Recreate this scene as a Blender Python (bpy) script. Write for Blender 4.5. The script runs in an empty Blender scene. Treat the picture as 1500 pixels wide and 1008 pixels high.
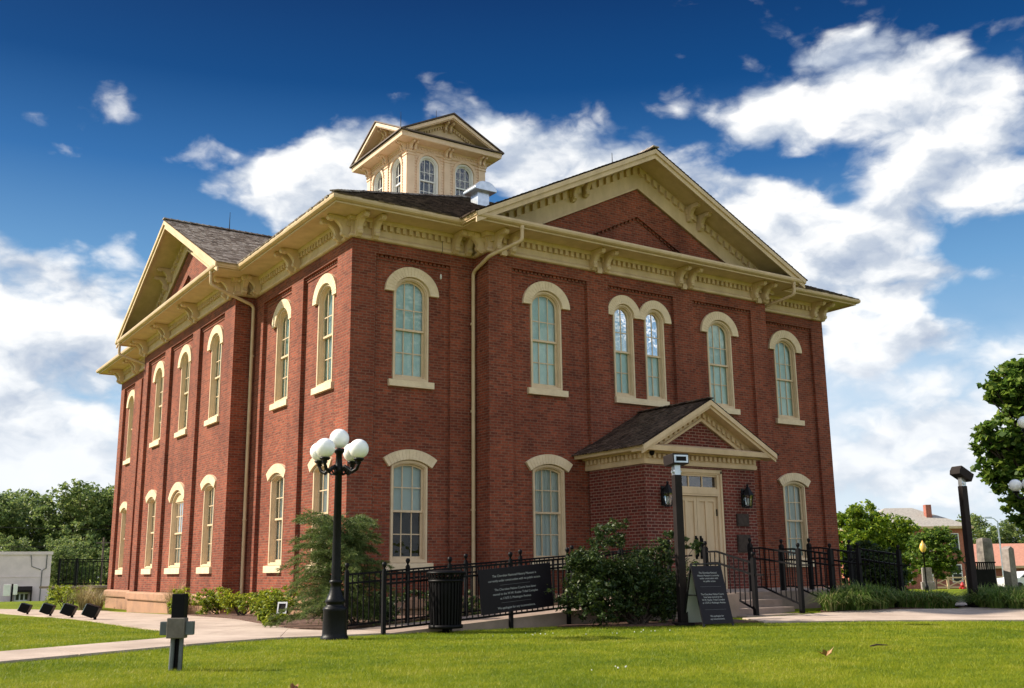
import bpy, math, random
import numpy as np
from mathutils import Vector, Matrix
R = math.radians
C = bpy.context.scene.collection
SC = bpy.context.scene
rng = np.random.default_rng(7)
random.seed(7)

# ------------------------------------------------------------------ camera
RT = Vector((0.83319, -0.55286, -0.01156)); FW = Vector((0.53992, 0.81363, 0.21572))
UPV = RT.cross(FW).normalized(); RT = FW.cross(UPV).normalized()
cam_d = bpy.data.cameras.new("camera"); cam = bpy.data.objects.new("camera", cam_d); C.objects.link(cam)
CAM = Vector((-10.5198, -23.2395, 1.05))
cam.matrix_world = Matrix(((RT.x, UPV.x, -FW.x, CAM.x), (RT.y, UPV.y, -FW.y, CAM.y), (RT.z, UPV.z, -FW.z, CAM.z), (0, 0, 0, 1)))
cam_d.sensor_width = 36; cam_d.lens = 35.975; cam_d.clip_start = .1; cam_d.clip_end = 3000
SC.camera = cam

# ------------------------------------------------------------------ sun, exposure
SUN_AZ = (-1.0, 0.85); SUN_EL = 36
_h = Vector((SUN_AZ[0], SUN_AZ[1], 0)).normalized() * math.cos(R(SUN_EL)); TO_SUN = Vector((_h.x, _h.y, math.sin(R(SUN_EL))))
sd = bpy.data.lights.new("sun", 'SUN'); sd.energy = 5.0; sd.angle = R(1.2); sd.color = (1, .90, .75)
so = bpy.data.objects.new("sun", sd); C.objects.link(so); so.location = (-40, 10, 40)
so.rotation_euler = (-TO_SUN).to_track_quat('-Z', 'Y').to_euler()
SC.view_settings.view_transform = 'Standard'; SC.view_settings.look = 'None'
SC.view_settings.gamma = 1; SC.view_settings.exposure = 0.82; SC.view_settings.use_curve_mapping = False

# ------------------------------------------------------------------ node helpers
def nd(t, typ, **kw):
    n = t.nodes.new(typ)
    for k, v in kw.items(): setattr(n, k, v)
    return n
def lk(t, a, b): t.links.new(a, b)
def math_n(t, op, a, b=None, clamp=False):
    n = nd(t, 'ShaderNodeMath', operation=op); n.use_clamp = clamp
    for i, v in enumerate((a, b)):
        if v is None: continue
        if isinstance(v, (int, float)): n.inputs[i].default_value = v
        else: lk(t, v, n.inputs[i])
    return n.outputs[0]
def mixc(t, fac, a, b, blend='MIX'):
    n = nd(t, 'ShaderNodeMix', data_type='RGBA', blend_type=blend)
    for s, v in ((n.inputs['Factor'], fac), (n.inputs[6], a), (n.inputs[7], b)):
        if isinstance(v, (int, float)): s.default_value = v
        elif isinstance(v, tuple): s.default_value = v if len(v) == 4 else (*v, 1)
        else: lk(t, v, s)
    return n.outputs[2]
def noise(t, vec, scale, detail=4, rough=.5, dist=0):
    n = nd(t, 'ShaderNodeTexNoise'); n.inputs['Scale'].default_value = scale; n.inputs['Detail'].default_value = detail
    n.inputs['Roughness'].default_value = rough; n.inputs['Distortion'].default_value = dist
    if vec is not None: lk(t, vec, n.inputs['Vector'])
    return n.outputs['Fac']
def maprange(t, v, a, b, c=0, d=1, smooth=True):
    n = nd(t, 'ShaderNodeMapRange'); n.interpolation_type = 'SMOOTHSTEP' if smooth else 'LINEAR'
    for i, x in ((1, a), (2, b), (3, c), (4, d)): n.inputs[i].default_value = x
    lk(t, v, n.inputs[0]); return n.outputs[0]
def ramp(t, fac, stops):
    n = nd(t, 'ShaderNodeValToRGB'); e = n.color_ramp.elements
    while len(e) < len(stops): e.new(.5)
    for el, (p, c) in zip(e, stops): el.position = p; el.color = (*c, 1) if len(c) == 3 else c
    lk(t, fac, n.inputs[0]); return n.outputs[0]

# ------------------------------------------------------------------ world: blue sky with clouds
W = bpy.data.worlds.new("World"); SC.world = W; W.use_nodes = True
t = W.node_tree; t.nodes.clear()
wo = nd(t, 'ShaderNodeOutputWorld'); bg = nd(t, 'ShaderNodeBackground'); bg.inputs[1].default_value = .1
sky = nd(t, 'ShaderNodeTexSky'); sky.sky_type = 'NISHITA'; sky.sun_disc = False
sky.sun_elevation = R(SUN_EL); sky.sun_rotation = math.atan2(TO_SUN.x, TO_SUN.y)
tc = nd(t, 'ShaderNodeTexCoord'); D = tc.outputs['Generated']
sp = nd(t, 'ShaderNodeSeparateXYZ'); lk(t, D, sp.inputs[0])
el = math_n(t, 'ARCSINE', sp.outputs[2]); az = math_n(t, 'ARCTAN2', sp.outputs[0], sp.outputs[1])
eld = math_n(t, 'MULTIPLY', el, 180 / math.pi); azd = math_n(t, 'MULTIPLY', az, 180 / math.pi)
cb = nd(t, 'ShaderNodeCombineXYZ'); lk(t, azd, cb.inputs[0]); lk(t, eld, cb.inputs[1]); AE = cb.outputs[0]
blue = ramp(t, maprange(t, eld, 0, 60, 0, 1, False), [
    (0.0, (.80, .86, .91)), (.07, (.60, .74, .86)), (.15, (.34, .55, .77)), (.26, (.15, .35, .62)), (.36, (.030, .15, .40)),
    (.44, (.002, .062, .225)), (.53, (.0, .030, .135)), (.75, (.02, .10, .32)), (1, (.05, .16, .40))])
blue10 = mixc(t, 1.0, blue, (6.1, 6.1, 6.1), 'MULTIPLY')
base = mixc(t, .97, sky.outputs[0], blue10)
flat = nd(t, 'ShaderNodeMapping'); flat.inputs['Scale'].default_value = (1, 1, 1.7); lk(t, D, flat.inputs[0]); FD = flat.outputs[0]
def puff(vec):
    v = nd(t, 'ShaderNodeTexVoronoi'); v.feature = 'F1'; v.inputs['Scale'].default_value = 13; v.inputs['Detail'].default_value = 3; v.inputs['Roughness'].default_value = .5
    lk(t, vec, v.inputs['Vector']); return math_n(t, 'SUBTRACT', 1.0, v.outputs['Distance'])
wb_ = nd(t, 'ShaderNodeTexNoise'); wb_.inputs['Scale'].default_value = 16; wb_.inputs['Detail'].default_value = 8; lk(t, FD, wb_.inputs['Vector'])
wb2 = nd(t, 'ShaderNodeVectorMath', operation='MULTIPLY_ADD'); lk(t, wb_.outputs['Color'], wb2.inputs[0]); wb2.inputs[1].default_value = (.05, .05, .05); lk(t, FD, wb2.inputs[2]); FW_ = wb2.outputs[0]
n_lo = noise(t, FD, 5.0, 3, .5, 0)
def nsum(vec):
    a_ = math_n(t, 'ADD', math_n(t, 'MULTIPLY', noise(t, vec, 5.0, 3, .5, 0), .38), math_n(t, 'MULTIPLY', noise(t, vec, 12.0, 14, .62, 0), .42))
    return math_n(t, 'ADD', a_, math_n(t, 'MULTIPLY', math_n(t, 'SUBTRACT', puff(vec), .1), .25))
n0 = nsum(FW_)
sh = nd(t, 'ShaderNodeVectorMath', operation='ADD'); lk(t, FW_, sh.inputs[0]); sh.inputs[1].default_value = (-.020, .0, .035)
n1 = nsum(sh.outputs[0])
# cloud banks: azimuth, elevation, half widths in degrees, weight
BANKS = [(55.8, 24.9, 6.2, 3.5, 1.05), (49.6, 25.2, 4.0, 2.8, 1.0), (60.9, 22.2, 3.7, 3.9, 0.95), (57.9, 18.8, 3.7, 1.7, 0.75), (56.1, 21.0, 3.8, 1.7, 0.5), (48.2, 19.1, 4.9, 1.8, 0.85), (52.5, 16.6, 4.3, 2.2, 0.95), (46.0, 20.6, 3.5, 1.8, 0.9), (50.2, 14.9, 4.4, 1.8, 0.8), (54.0, 14.1, 3.1, 1.6, 0.7), (34.5, 23.0, 4.5, 2.0, 0.95), (29.6, 23.9, 4.5, 1.8, 0.8), (38.9, 21.7, 4.4, 1.9, 0.9), (42.1, 21.4, 3.2, 1.5, 0.7), (20.5, 21.5, 3.9, 2.0, 0.9), (23.6, 23.2, 2.8, 1.6, 0.85), (22.9, 20.0, 3.5, 1.7, 0.85), (26.0, 22.4, 3.2, 2.2, 0.8), (18.2, 21.9, 1.5, 0.9, 0.5), (21.4, 19.2, 2.3, 1.1, 0.65), (7.7, 14.4, 3.1, 2.1, 0.95), (8.4, 10.3, 5.7, 5.2, 0.7), (54.5, 8.0, 7.4, 4.6, 0.5), (58.6, 9.1, 2.9, 2.1, 0.35), (48.5, 17.9, 7.1, 2.6, 0.7), (52.0, 19.1, 2.2, 1.4, -0.3), (10.8, 13.0, 3.0, 1.6, 0.7), (6.1, 15.0, 2.5, 1.5, 0.7), (12.8, 16.7, 1.7, 1.2, 0.45), (9.3, 10.7, 3.9, 1.6, 0.7), (6.7, 11.2, 1.9, 0.7, 0.5), (8.1, 6.9, 5.3, 2.1, 0.75), (11.5, 8.8, 2.3, 1.8, 0.45), (8.9, 4.8, 6.3, 1.7, 0.6), (54.8, 11.3, 2.9, 0.7, 0.8), (57.9, 14.8, 3.0, 1.0, 0.55), (53.3, 5.9, 5.4, 1.8, 0.5), (52.2, 12.9, 2.8, 2.2, 0.6), (58.6, 6.3, 2.8, 1.7, 0.45), (54.5, 3.7, 6.6, 2.1, 0.55), (12.6, 24.8, 1.7, 1.2, 0.36), (18.1, 26.1, 1.2, 0.8, 0.26), (43.3, 25.5, 0.9, 0.6, 0.42), (6.5, 23.0, 1.3, 0.8, 0.25), (26.5, 26.0, 1.6, 0.5, 0.4), (43.3, 28.0, 1.0, 0.3, 0.28), (31.7, 29.0, 10.8, 1.8, -0.35), (54.3, 28.8, 2.9, 0.7, -0.4), (48.8, 21.4, 3.4, 1.2, -0.55), (52.3, 19.3, 2.2, 0.9, -0.45), (59.9, 15.6, 1.9, 1.0, -0.35), (61.2, 26.5, 2.0, 0.8, -0.3), (10.0, 27.1, 9.1, 2.0, -0.3), (49.9, 11.9, 2.2, 2.2, -0.2), (16.1, 18.4, 2.6, 1.1, -0.3), (13.8, 14.6, 1.4, 2.2, -0.0)]
wv = nd(t, 'ShaderNodeTexNoise'); wv.inputs['Scale'].default_value = 9; wv.inputs['Detail'].default_value = 5; lk(t, FD, wv.inputs['Vector'])
wvv = nd(t, 'ShaderNodeVectorMath', operation='MULTIPLY_ADD'); lk(t, wv.outputs['Color'], wvv.inputs[0]); wvv.inputs[1].default_value = (6, 4, 0); lk(t, AE, wvv.inputs[2])
wv2 = nd(t, 'ShaderNodeVectorMath', operation='SUBTRACT'); lk(t, wvv.outputs[0], wv2.inputs[0]); wv2.inputs[1].default_value = (3, 2, 0); AEW = wv2.outputs[0]
def bank_field(vec):
    field = None
    for (a, e, ra, re, w) in BANKS:
        s = nd(t, 'ShaderNodeVectorMath', operation='SUBTRACT'); lk(t, vec, s.inputs[0]); s.inputs[1].default_value = (a, e, 0)
        m = nd(t, 'ShaderNodeVectorMath', operation='MULTIPLY'); lk(t, s.outputs[0], m.inputs[0]); m.inputs[1].default_value = (1 / ra, 1 / re, 0)
        l = nd(t, 'ShaderNodeVectorMath', operation='LENGTH'); lk(t, m.outputs[0], l.inputs[0])
        g = maprange(t, l.outputs['Value'], 0, 1.75, w, 0)
        field = g if field is None else math_n(t, 'ADD', field, g)
    return field
field = bank_field(AEW)
# rest of the dome, out of view: broken cloud added to fill the shaded front
away = maprange(t, math_n(t, 'ABSOLUTE', math_n(t, 'SUBTRACT', azd, 33)), 45, 75, 0, .62)
field = math_n(t, 'ADD', field, away)
fieldc = math_n(t, 'MINIMUM', field, 1.15)
dens = math_n(t, 'ADD', fieldc, math_n(t, 'MULTIPLY', math_n(t, 'SUBTRACT', n0, .41), 2.8))
cover = maprange(t, dens, .22, .95)
thick = maprange(t, dens, .5, 1.6)
lit = math_n(t, 'ADD', .84, math_n(t, 'MULTIPLY', math_n(t, 'SUBTRACT', n0, n1), 1.7))
lit = math_n(t, 'ADD', lit, math_n(t, 'MULTIPLY', thick, .07))
lit = math_n(t, 'ADD', lit, math_n(t, 'MULTIPLY', math_n(t, 'SUBTRACT', n_lo, .5), .35))
litc = math_n(t, 'MINIMUM', math_n(t, 'MAXIMUM', lit, .5), 1.04)
ccol = ramp(t, litc, [(.5, (2.3, 2.75, 3.6)), (.72, (3.5, 3.85, 4.4)), (.88, (5.1, 5.25, 5.45)), (1.0, (6.1, 6.1, 6.05))])
boost = maprange(t, math_n(t, 'ABSOLUTE', math_n(t, 'SUBTRACT', azd, 33)), 60, 110, 1, 1.75)  # brightens the unseen clouds to lift ambient light on the shaded front
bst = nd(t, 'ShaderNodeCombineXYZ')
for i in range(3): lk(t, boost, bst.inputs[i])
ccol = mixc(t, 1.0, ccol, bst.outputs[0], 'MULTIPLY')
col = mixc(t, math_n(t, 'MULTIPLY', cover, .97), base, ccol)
soft = math_n(t, 'MULTIPLY', maprange(t, math_n(t, 'ADD', math_n(t, 'MULTIPLY', n_lo, .6), math_n(t, 'MULTIPLY', n0, .4)), .30, .56), maprange(t, eld, 15, 5, 0, .8))
col = mixc(t, soft, col, (5.3, 5.55, 5.85))
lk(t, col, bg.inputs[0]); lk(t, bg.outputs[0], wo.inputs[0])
W.cycles.sampling_method = 'MANUAL'; W.cycles.sample_map_resolution = 512

# ------------------------------------------------------------------ materials
def new_mat(name):
    m = bpy.data.materials.new(name); m.use_nodes = True; t = m.node_tree
    return m, t, t.nodes['Principled BSDF']
def mat(name, c1, c2=None, scale=4, rough=.6, metal=0, bump=0, bscale=30, spec=.35, detail=6, stretch=None):
    m, t, p = new_mat(name)
    g = nd(t, 'ShaderNodeNewGeometry'); pos = g.outputs['Position']
    if stretch:
        mp = nd(t, 'ShaderNodeMapping'); mp.inputs['Scale'].default_value = stretch; lk(t, pos, mp.inputs[0]); pos = mp.outputs[0]
    if c2 is None: c2 = tuple(x * .8 for x in c1)
    f = maprange(t, noise(t, pos, scale, detail, .6), .3, .7)
    lk(t, mixc(t, f, c1, c2), p.inputs['Base Color'])
    p.inputs['Roughness'].default_value = rough; p.inputs['Metallic'].default_value = metal
    p.inputs['Specular IOR Level'].default_value = spec
    if bump:
        b = nd(t, 'ShaderNodeBump'); b.inputs['Strength'].default_value = bump; b.inputs['Distance'].default_value = .02
        lk(t, noise(t, pos, bscale, 5, .6), b.inputs['Height']); lk(t, b.outputs[0], p.inputs['Normal'])
    return m
def wall_coords(t):
    g = nd(t, 'ShaderNodeNewGeometry')
    sn = nd(t, 'ShaderNodeSeparateXYZ'); lk(t, g.outputs['True Normal'], sn.inputs[0])
    spp = nd(t, 'ShaderNodeSeparateXYZ'); lk(t, g.outputs['Position'], spp.inputs[0])
    isx = math_n(t, 'GREATER_THAN', math_n(t, 'ABSOLUTE', sn.outputs[0]), .5)
    mx = nd(t, 'ShaderNodeMix', data_type='FLOAT'); lk(t, isx, mx.inputs[0]); lk(t, spp.outputs[0], mx.inputs[2]); lk(t, spp.outputs[1], mx.inputs[3])
    cb = nd(t, 'ShaderNodeCombineXYZ'); lk(t, mx.outputs[0], cb.inputs[0]); lk(t, spp.outputs[2], cb.inputs[1])
    return cb.outputs[0], g
def brick_mat(name, c1, c2, mortar, bw=.225, rh=.076, ms=.011, dirt=.5, bump=.7):
    m, t, p = new_mat(name)
    v, g = wall_coords(t)
    wob = nd(t, 'ShaderNodeVectorMath', operation='MULTIPLY_ADD')
    nz = nd(t, 'ShaderNodeTexNoise'); nz.inputs['Scale'].default_value = 9; lk(t, v, nz.inputs['Vector'])
    lk(t, nz.outputs['Color'], wob.inputs[0]); wob.inputs[1].default_value = (.012, .010, 0); lk(t, v, wob.inputs[2])
    b = nd(t, 'ShaderNodeTexBrick'); b.offset = .5
    lk(t, wob.outputs[0], b.inputs['Vector']); b.inputs['Scale'].default_value = 1
    b.inputs['Color1'].default_value = (*c1, 1); b.inputs['Color2'].default_value = (*c2, 1); b.inputs['Mortar'].default_value = (*mortar, 1)
    b.inputs['Mortar Size'].default_value = ms; b.inputs['Mortar Smooth'].default_value = .25; b.inputs['Bias'].default_value = -.1
    b.inputs['Brick Width'].default_value = bw; b.inputs['Row Height'].default_value = rh
    big = maprange(t, noise(t, g.outputs['Position'], .55, 6, .62), .3, .72)
    fine = noise(t, g.outputs['Position'], 14, 6, .7)
    c = mixc(t, math_n(t, 'MULTIPLY', big, dirt), b.outputs['Color'], mixc(t, 1, b.outputs['Color'], (.62, .55, .55), 'MULTIPLY'))
    c = mixc(t, 1, c, ramp(t, fine, [(.28, (.66, .68, .70)), (.72, (1.34, 1.30, 1.26))]), 'MULTIPLY')
    mp = nd(t, 'ShaderNodeMapping'); mp.inputs['Scale'].default_value = (2.2, 2.2, .16); lk(t, g.outputs['Position'], mp.inputs[0])
    c = mixc(t, 1, c, ramp(t, noise(t, mp.outputs[0], 1.0, 8, .65), [(.3, (.78, .76, .76)), (.5, (1, 1, 1)), (.72, (1.16, 1.12, 1.08))]), 'MULTIPLY')   # rain streaks
    lk(t, c, p.inputs['Base Color']); p.inputs['Roughness'].default_value = .85; p.inputs['Specular IOR Level'].default_value = .25
    bp = nd(t, 'ShaderNodeBump'); bp.inputs['Strength'].default_value = bump; bp.inputs['Distance'].default_value = .012
    h = math_n(t, 'ADD', math_n(t, 'SUBTRACT', 1, b.outputs['Fac']), math_n(t, 'MULTIPLY', fine, .5))
    lk(t, h, bp.inputs['Height']); lk(t, bp.outputs[0], p.inputs['Normal'])
    return m
def leaf_mat(name, cols, trans=.35, rough=.5, nscale=.8):
    m, t, p = new_mat(name)
    g = nd(t, 'ShaderNodeNewGeometry')
    f = math_n(t, 'ADD', math_n(t, 'MULTIPLY', g.outputs['Random Per Island'], .6), math_n(t, 'MULTIPLY', noise(t, g.outputs['Position'], nscale, 3), .4))
    n = len(cols); c = ramp(t, f, [(.2 + .6 * i / (n - 1), cc) for i, cc in enumerate(cols)])
    lk(t, c, p.inputs['Base Color']); p.inputs['Roughness'].default_value = rough; p.inputs['Specular IOR Level'].default_value = .3
    tr = nd(t, 'ShaderNodeBsdfTranslucent'); lk(t, c, tr.inputs[0])
    mx = nd(t, 'ShaderNodeMixShader'); mx.inputs[0].default_value = trans
    lk(t, p.outputs[0], mx.inputs[1]); lk(t, tr.outputs[0], mx.inputs[2]); lk(t, mx.outputs[0], t.nodes['Material Output'].inputs[0])
    return m
def island_mat(name, cols, rough=.8, spec=.2, nscale=1.2, streak=None):
    m, t, p = new_mat(name)
    g = nd(t, 'ShaderNodeNewGeometry')
    f = math_n(t, 'ADD', math_n(t, 'MULTIPLY', g.outputs['Random Per Island'], .75), math_n(t, 'MULTIPLY', noise(t, g.outputs['Position'], nscale, 4), .25))
    n = len(cols); c = ramp(t, f, [(.08 + .84 * i / (n - 1), cc) for i, cc in enumerate(cols)])
    fine = noise(t, g.outputs['Position'], 22, 5, .7)
    c = mixc(t, 1, c, ramp(t, fine, [(.3, (.75, .75, .75)), (.7, (1.2, 1.2, 1.2))]), 'MULTIPLY')
    lk(t, c, p.inputs['Base Color']); p.inputs['Roughness'].default_value = rough; p.inputs['Specular IOR Level'].default_value = spec
    return m
def glass_mat(name, refl=.3, tint=(.8, .85, .85)):
    m = bpy.data.materials.new(name); m.use_nodes = True; t = m.node_tree; t.nodes.clear()
    o = nd(t, 'ShaderNodeOutputMaterial'); g = nd(t, 'ShaderNodeBsdfGlossy'); g.inputs['Roughness'].default_value = .02
    tr = nd(t, 'ShaderNodeBsdfTransparent'); tr.inputs[0].default_value = (*tint, 1)
    fr = nd(t, 'ShaderNodeFresnel'); fr.inputs[0].default_value = 1.5
    geo = nd(t, 'ShaderNodeNewGeometry')
    bp = nd(t, 'ShaderNodeBump'); bp.inputs['Strength'].default_value = .22; bp.inputs['Distance'].default_value = .06
    lk(t, noise(t, geo.outputs['Position'], 2.6, 2), bp.inputs['Height']); lk(t, bp.outputs[0], g.inputs['Normal'])
    f = math_n(t, 'ADD', math_n(t, 'MULTIPLY', fr.outputs[0], .8), refl, True)
    mx = nd(t, 'ShaderNodeMixShader'); lk(t, f, mx.inputs[0]); lk(t, tr.outputs[0], mx.inputs[1]); lk(t, g.outputs[0], mx.inputs[2])
    lk(t, mx.outputs[0], o.inputs[0]); return m

MT = {}
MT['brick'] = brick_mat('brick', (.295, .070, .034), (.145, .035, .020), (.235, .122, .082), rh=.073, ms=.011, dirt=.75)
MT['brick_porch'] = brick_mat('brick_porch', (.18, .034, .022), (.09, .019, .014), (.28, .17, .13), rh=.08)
MT['brick_far'] = brick_mat('brick_far', (.40, .11, .075), (.30, .08, .06), (.4, .26, .2))
MT['cream'] = mat('cream_paint', (.66, .49, .305), (.53, .385, .23), 1.6, .6, bump=.12, bscale=50, detail=10, stretch=(1.4, 1.4, .5))
MT['hood'] = mat('cream_brick_paint', (.77, .615, .42), (.66, .51, .335), 3.5, .65, bump=.3, bscale=25, detail=10)
MT['sash'] = mat('sash_paint', (.68, .52, .34), (.60, .45, .29), 4, .5)
MT['cupola'] = mat('cupola_paint', (.76, .56, .40), (.68, .49, .34), 3, .55)
MT['gutter'] = mat('gutter_metal', (.59, .43, .26), (.50, .36, .20), 3, .4)
MT['stone'] = mat('base_stone', (.40, .22, .13), (.30, .17, .11), 2.2, .85, bump=.4, bscale=14)
MT['rubble'] = mat('retaining_stone', (.36, .25, .15), (.22, .15, .09), 3.5, .9, bump=.6, bscale=7)
MT['shingle'] = island_mat('wood_shingles', [(.12, .09, .075), (.24, .185, .15), (.36, .30, .26), (.48, .42, .37)], .75, .3)  # paler shingle copy, sunlight on the left slopes put into its colour
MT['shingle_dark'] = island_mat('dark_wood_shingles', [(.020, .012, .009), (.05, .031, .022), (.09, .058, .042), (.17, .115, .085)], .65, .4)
MT['roof_base'] = mat('roof_boards', (.05, .035, .028), None, 3, .8)
MT['black'] = mat('black_metal', (.003, .003, .0035), (.006, .005, .006), 6, .5, spec=.13)
MT['lamp_iron'] = mat('lamp_iron', (.003, .003, .0035), (.006, .006, .007), 8, .42, bump=.15, bscale=40, spec=.18)
MT['dark_brown'] = mat('brown_steel', (.013, .009, .009), (.019, .014, .013), 4, .55, spec=.15)
MT['galv'] = mat('galvanised_steel', (.62, .66, .72), (.45, .5, .56), 5, .32, metal=.9)
MT['grey_box'] = mat('weathered_grey_box', (.12, .10, .08), (.17, .145, .12), 9, .6, bump=.1)
MT['grey_pvc'] = mat('grey_conduit', (.13, .145, .145), (.09, .10, .10), 7, .55)
MT['concrete'] = mat('concrete', (.50, .40, .33), (.33, .255, .205), .9, .9, bump=.3, bscale=40, detail=12)
MT['concrete2'] = mat('old_concrete', (.34, .25, .20), (.24, .18, .14), 2.2, .9, bump=.3, bscale=30)
MT['mulch'] = mat('mulch', (.075, .038, .026), (.16, .09, .065), 11, .95, bump=1.0, bscale=28, detail=10)
MT['bark'] = mat('bark', (.09, .065, .05), (.05, .035, .028), 6, .9, bump=.5, bscale=12)
MT['sign'] = mat('sign_black', (.009, .006, .010), (.012, .009, .013), 3, .5, spec=.2)
MT['frame_blk'] = mat('aframe_black', (.012, .012, .012), None, 3, .4)
MT['pale_blind'] = mat('pale_blind', (.66, .72, .70), (.58, .66, .64), 1.5, .8)  # pale sky reflection in the upper sash put into this blind's colour
MT['glass_low'] = glass_mat('lower_glass', .0)
MT['white_ink'] = mat('white_ink', (.42, .42, .42), (.38, .38, .38), 9, .6)
MT['grey_ink'] = mat('grey_ink', (.13, .13, .14), None, 9, .6)
MT['white'] = mat('white_paint', (.78, .78, .76), (.7, .7, .68), 4, .5)
MT['aframe_back'] = mat('aframe_back', (.42, .46, .40), (.5, .5, .44), 4, .6)
MT['bronze'] = mat('bronze_plaque', (.035, .022, .018), (.055, .036, .03), 12, .45, metal=.6)
MT['white_wall'] = mat('painted_block', (.80, .66, .66), (.70, .58, .58), .9, .8, bump=.15, bscale=8)
MT['interior'] = mat('dark_interior', (.025, .02, .018), None, 2, .9)
MT['blind'] = mat('pale_green_blind', (.76, .92, .86), (.66, .84, .78), 1.5, .8)
MT['curtain'] = mat('white_curtain', (.80, .82, .76), (.52, .56, .54), 1.2, .9, stretch=(9, 9, .15))
MT['glass'] = glass_mat('window_glass', .05)
MT['glass_cupola'] = glass_mat('cupola_glass', .10, (.55, .55, .75))
MT['glass_lamp'] = glass_mat('lantern_glass', .12)
MT['red_tile'] = mat('red_roof', (.55, .26, .18), (.46, .21, .15), 3, .8)
MT['grey_tile'] = mat('grey_roof', (.40, .37, .33), (.28, .255, .225), 5, .8, detail=9)
MT['granite'] = mat('grey_granite', (.30, .26, .24), (.20, .17, .16), 8, .7, bump=.3)
MT['rough_stone'] = mat('rough_stone', (.24, .21, .19), (.12, .105, .10), 4, .85, bump=1.0, bscale=9)
MT['timber'] = mat('pale_timber', (.62, .46, .28), (.55, .4, .24), 4, .6)
MT['red'] = mat('red_paint', (.45, .03, .03), None, 4, .45)
MT['car_white'] = mat('car_paint', (.8, .8, .8), None, 2, .2)
MT['rubber'] = mat('rubber', (.02, .02, .02), None, 4, .8)
MT['car_glass'] = mat('car_glass', (.02, .025, .03), None, 4, .08)
MT['wood_pole'] = mat('wooden_pole', (.16, .12, .09), (.12, .09, .07), 4, .85)
MT['dead_leaf'] = island_mat('dead_leaf', [(.10, .045, .02), (.24, .11, .04), (.42, .28, .15)])
MT['clover'] = mat('clover_flower', (.75, .75, .68), None, 4, .8)
MT['twig'] = mat('twig', (.08, .05, .035), None, 5, .9)
MT['maple'] = leaf_mat('maple_leaf', [(.04, .085, .016), (.085, .16, .026), (.15, .235, .034), (.24, .31, .05)], .55)
MT['wood_leaf'] = leaf_mat('woodland_leaf', [(.07, .12, .045), (.14, .205, .065), (.21, .275, .08), (.30, .34, .10)], .5, nscale=.25)
MT['bright_leaf'] = leaf_mat('bright_leaf', [(.06, .12, .012), (.12, .20, .016), (.20, .28, .02), (.30, .36, .03)], .45)
MT['shrub_leaf'] = leaf_mat('shrub_leaf', [(.016, .032, .010), (.030, .056, .015), (.050, .080, .018), (.08, .10, .02)], .3)
MT['low_leaf'] = leaf_mat('low_shrub_leaf', [(.08, .13, .012), (.17, .23, .018), (.28, .33, .024), (.40, .42, .04)], .45)
MT['needle'] = leaf_mat('conifer_needle', [(.055, .095, .030), (.10, .155, .045), (.16, .215, .055), (.26, .28, .08)], .35)
MT['liriope'] = leaf_mat('grass_clump_blade', [(.06, .12, .025), (.12, .21, .04), (.20, .29, .06), (.42, .37, .17)], .45)
MT['dry_grass'] = leaf_mat('dry_grass_blade', [(.20, .19, .07), (.32, .26, .12), (.40, .34, .18), (.45, .30, .2)], .3)
def blade_mat():
    m, t, p = new_mat('lawn_blade'); g = nd(t, 'ShaderNodeNewGeometry'); pos = g.outputs['Position']
    patch = maprange(t, math_n(t, 'ADD', math_n(t, 'MULTIPLY', noise(t, pos, .55, 5, .6), .6), math_n(t, 'MULTIPLY', noise(t, pos, 2.6, 4, .6), .4)), .38, .62)
    f = math_n(t, 'ADD', math_n(t, 'MULTIPLY', g.outputs['Random Per Island'], .55), math_n(t, 'MULTIPLY', patch, .45))
    c = ramp(t, f, [(.05, (.07, .13, .006)), (.3, (.14, .21, .008)), (.6, (.26, .295, .010)), (.85, (.37, .37, .02)), (.97, (.46, .40, .12))])
    lk(t, c, p.inputs['Base Color']); p.inputs['Roughness'].default_value = .5; p.inputs['Specular IOR Level'].default_value = .3
    tr = nd(t, 'ShaderNodeBsdfTranslucent'); lk(t, c, tr.inputs[0]); mx = nd(t, 'ShaderNodeMixShader'); mx.inputs[0].default_value = .4
    lk(t, p.outputs[0], mx.inputs[1]); lk(t, tr.outputs[0], mx.inputs[2]); lk(t, mx.outputs[0], t.nodes['Material Output'].inputs[0]); return m
MT['blade'] = blade_mat()
def lawn_ground():
    m, t, p = new_mat('lawn_ground'); g = nd(t, 'ShaderNodeNewGeometry'); pos = g.outputs['Position']
    a = noise(t, pos, .35, 5, .6); b = noise(t, pos, 5, 8, .7); c = noise(t, pos, 45, 6, .75)
    f = math_n(t, 'ADD', math_n(t, 'ADD', math_n(t, 'MULTIPLY', a, .4), math_n(t, 'MULTIPLY', b, .35)), math_n(t, 'MULTIPLY', c, .4))
    lk(t, ramp(t, f, [(.40, (.045, .075, .006)), (.54, (.13, .17, .008)), (.68, (.23, .26, .012)), (.82, (.34, .31, .06))]), p.inputs['Base Color'])
    p.inputs['Roughness'].default_value = .95; p.inputs['Specular IOR Level'].default_value = .1
    bp = nd(t, 'ShaderNodeBump'); bp.inputs['Strength'].default_value = .8; bp.inputs['Distance'].default_value = .04
    lk(t, c, bp.inputs['Height']); lk(t, bp.outputs[0], p.inputs['Normal']); return m
MT['lawn'] = lawn_ground()
def globe_mat():
    m, t, p = new_mat('opal_glass'); p.inputs['Base Color'].default_value = (.88, .88, .86, 1); p.inputs['Roughness'].default_value = .25
    p.inputs['Subsurface Weight'].default_value = .6; p.inputs['Subsurface Radius'].default_value = (.2, .2, .2); p.inputs['Subsurface Scale'].default_value = .5
    return m
MT['globe'] = globe_mat()
MT['amber'] = mat('amber_glass', (.75, .50, .12), (.7, .45, .1), 5, .3)

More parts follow.
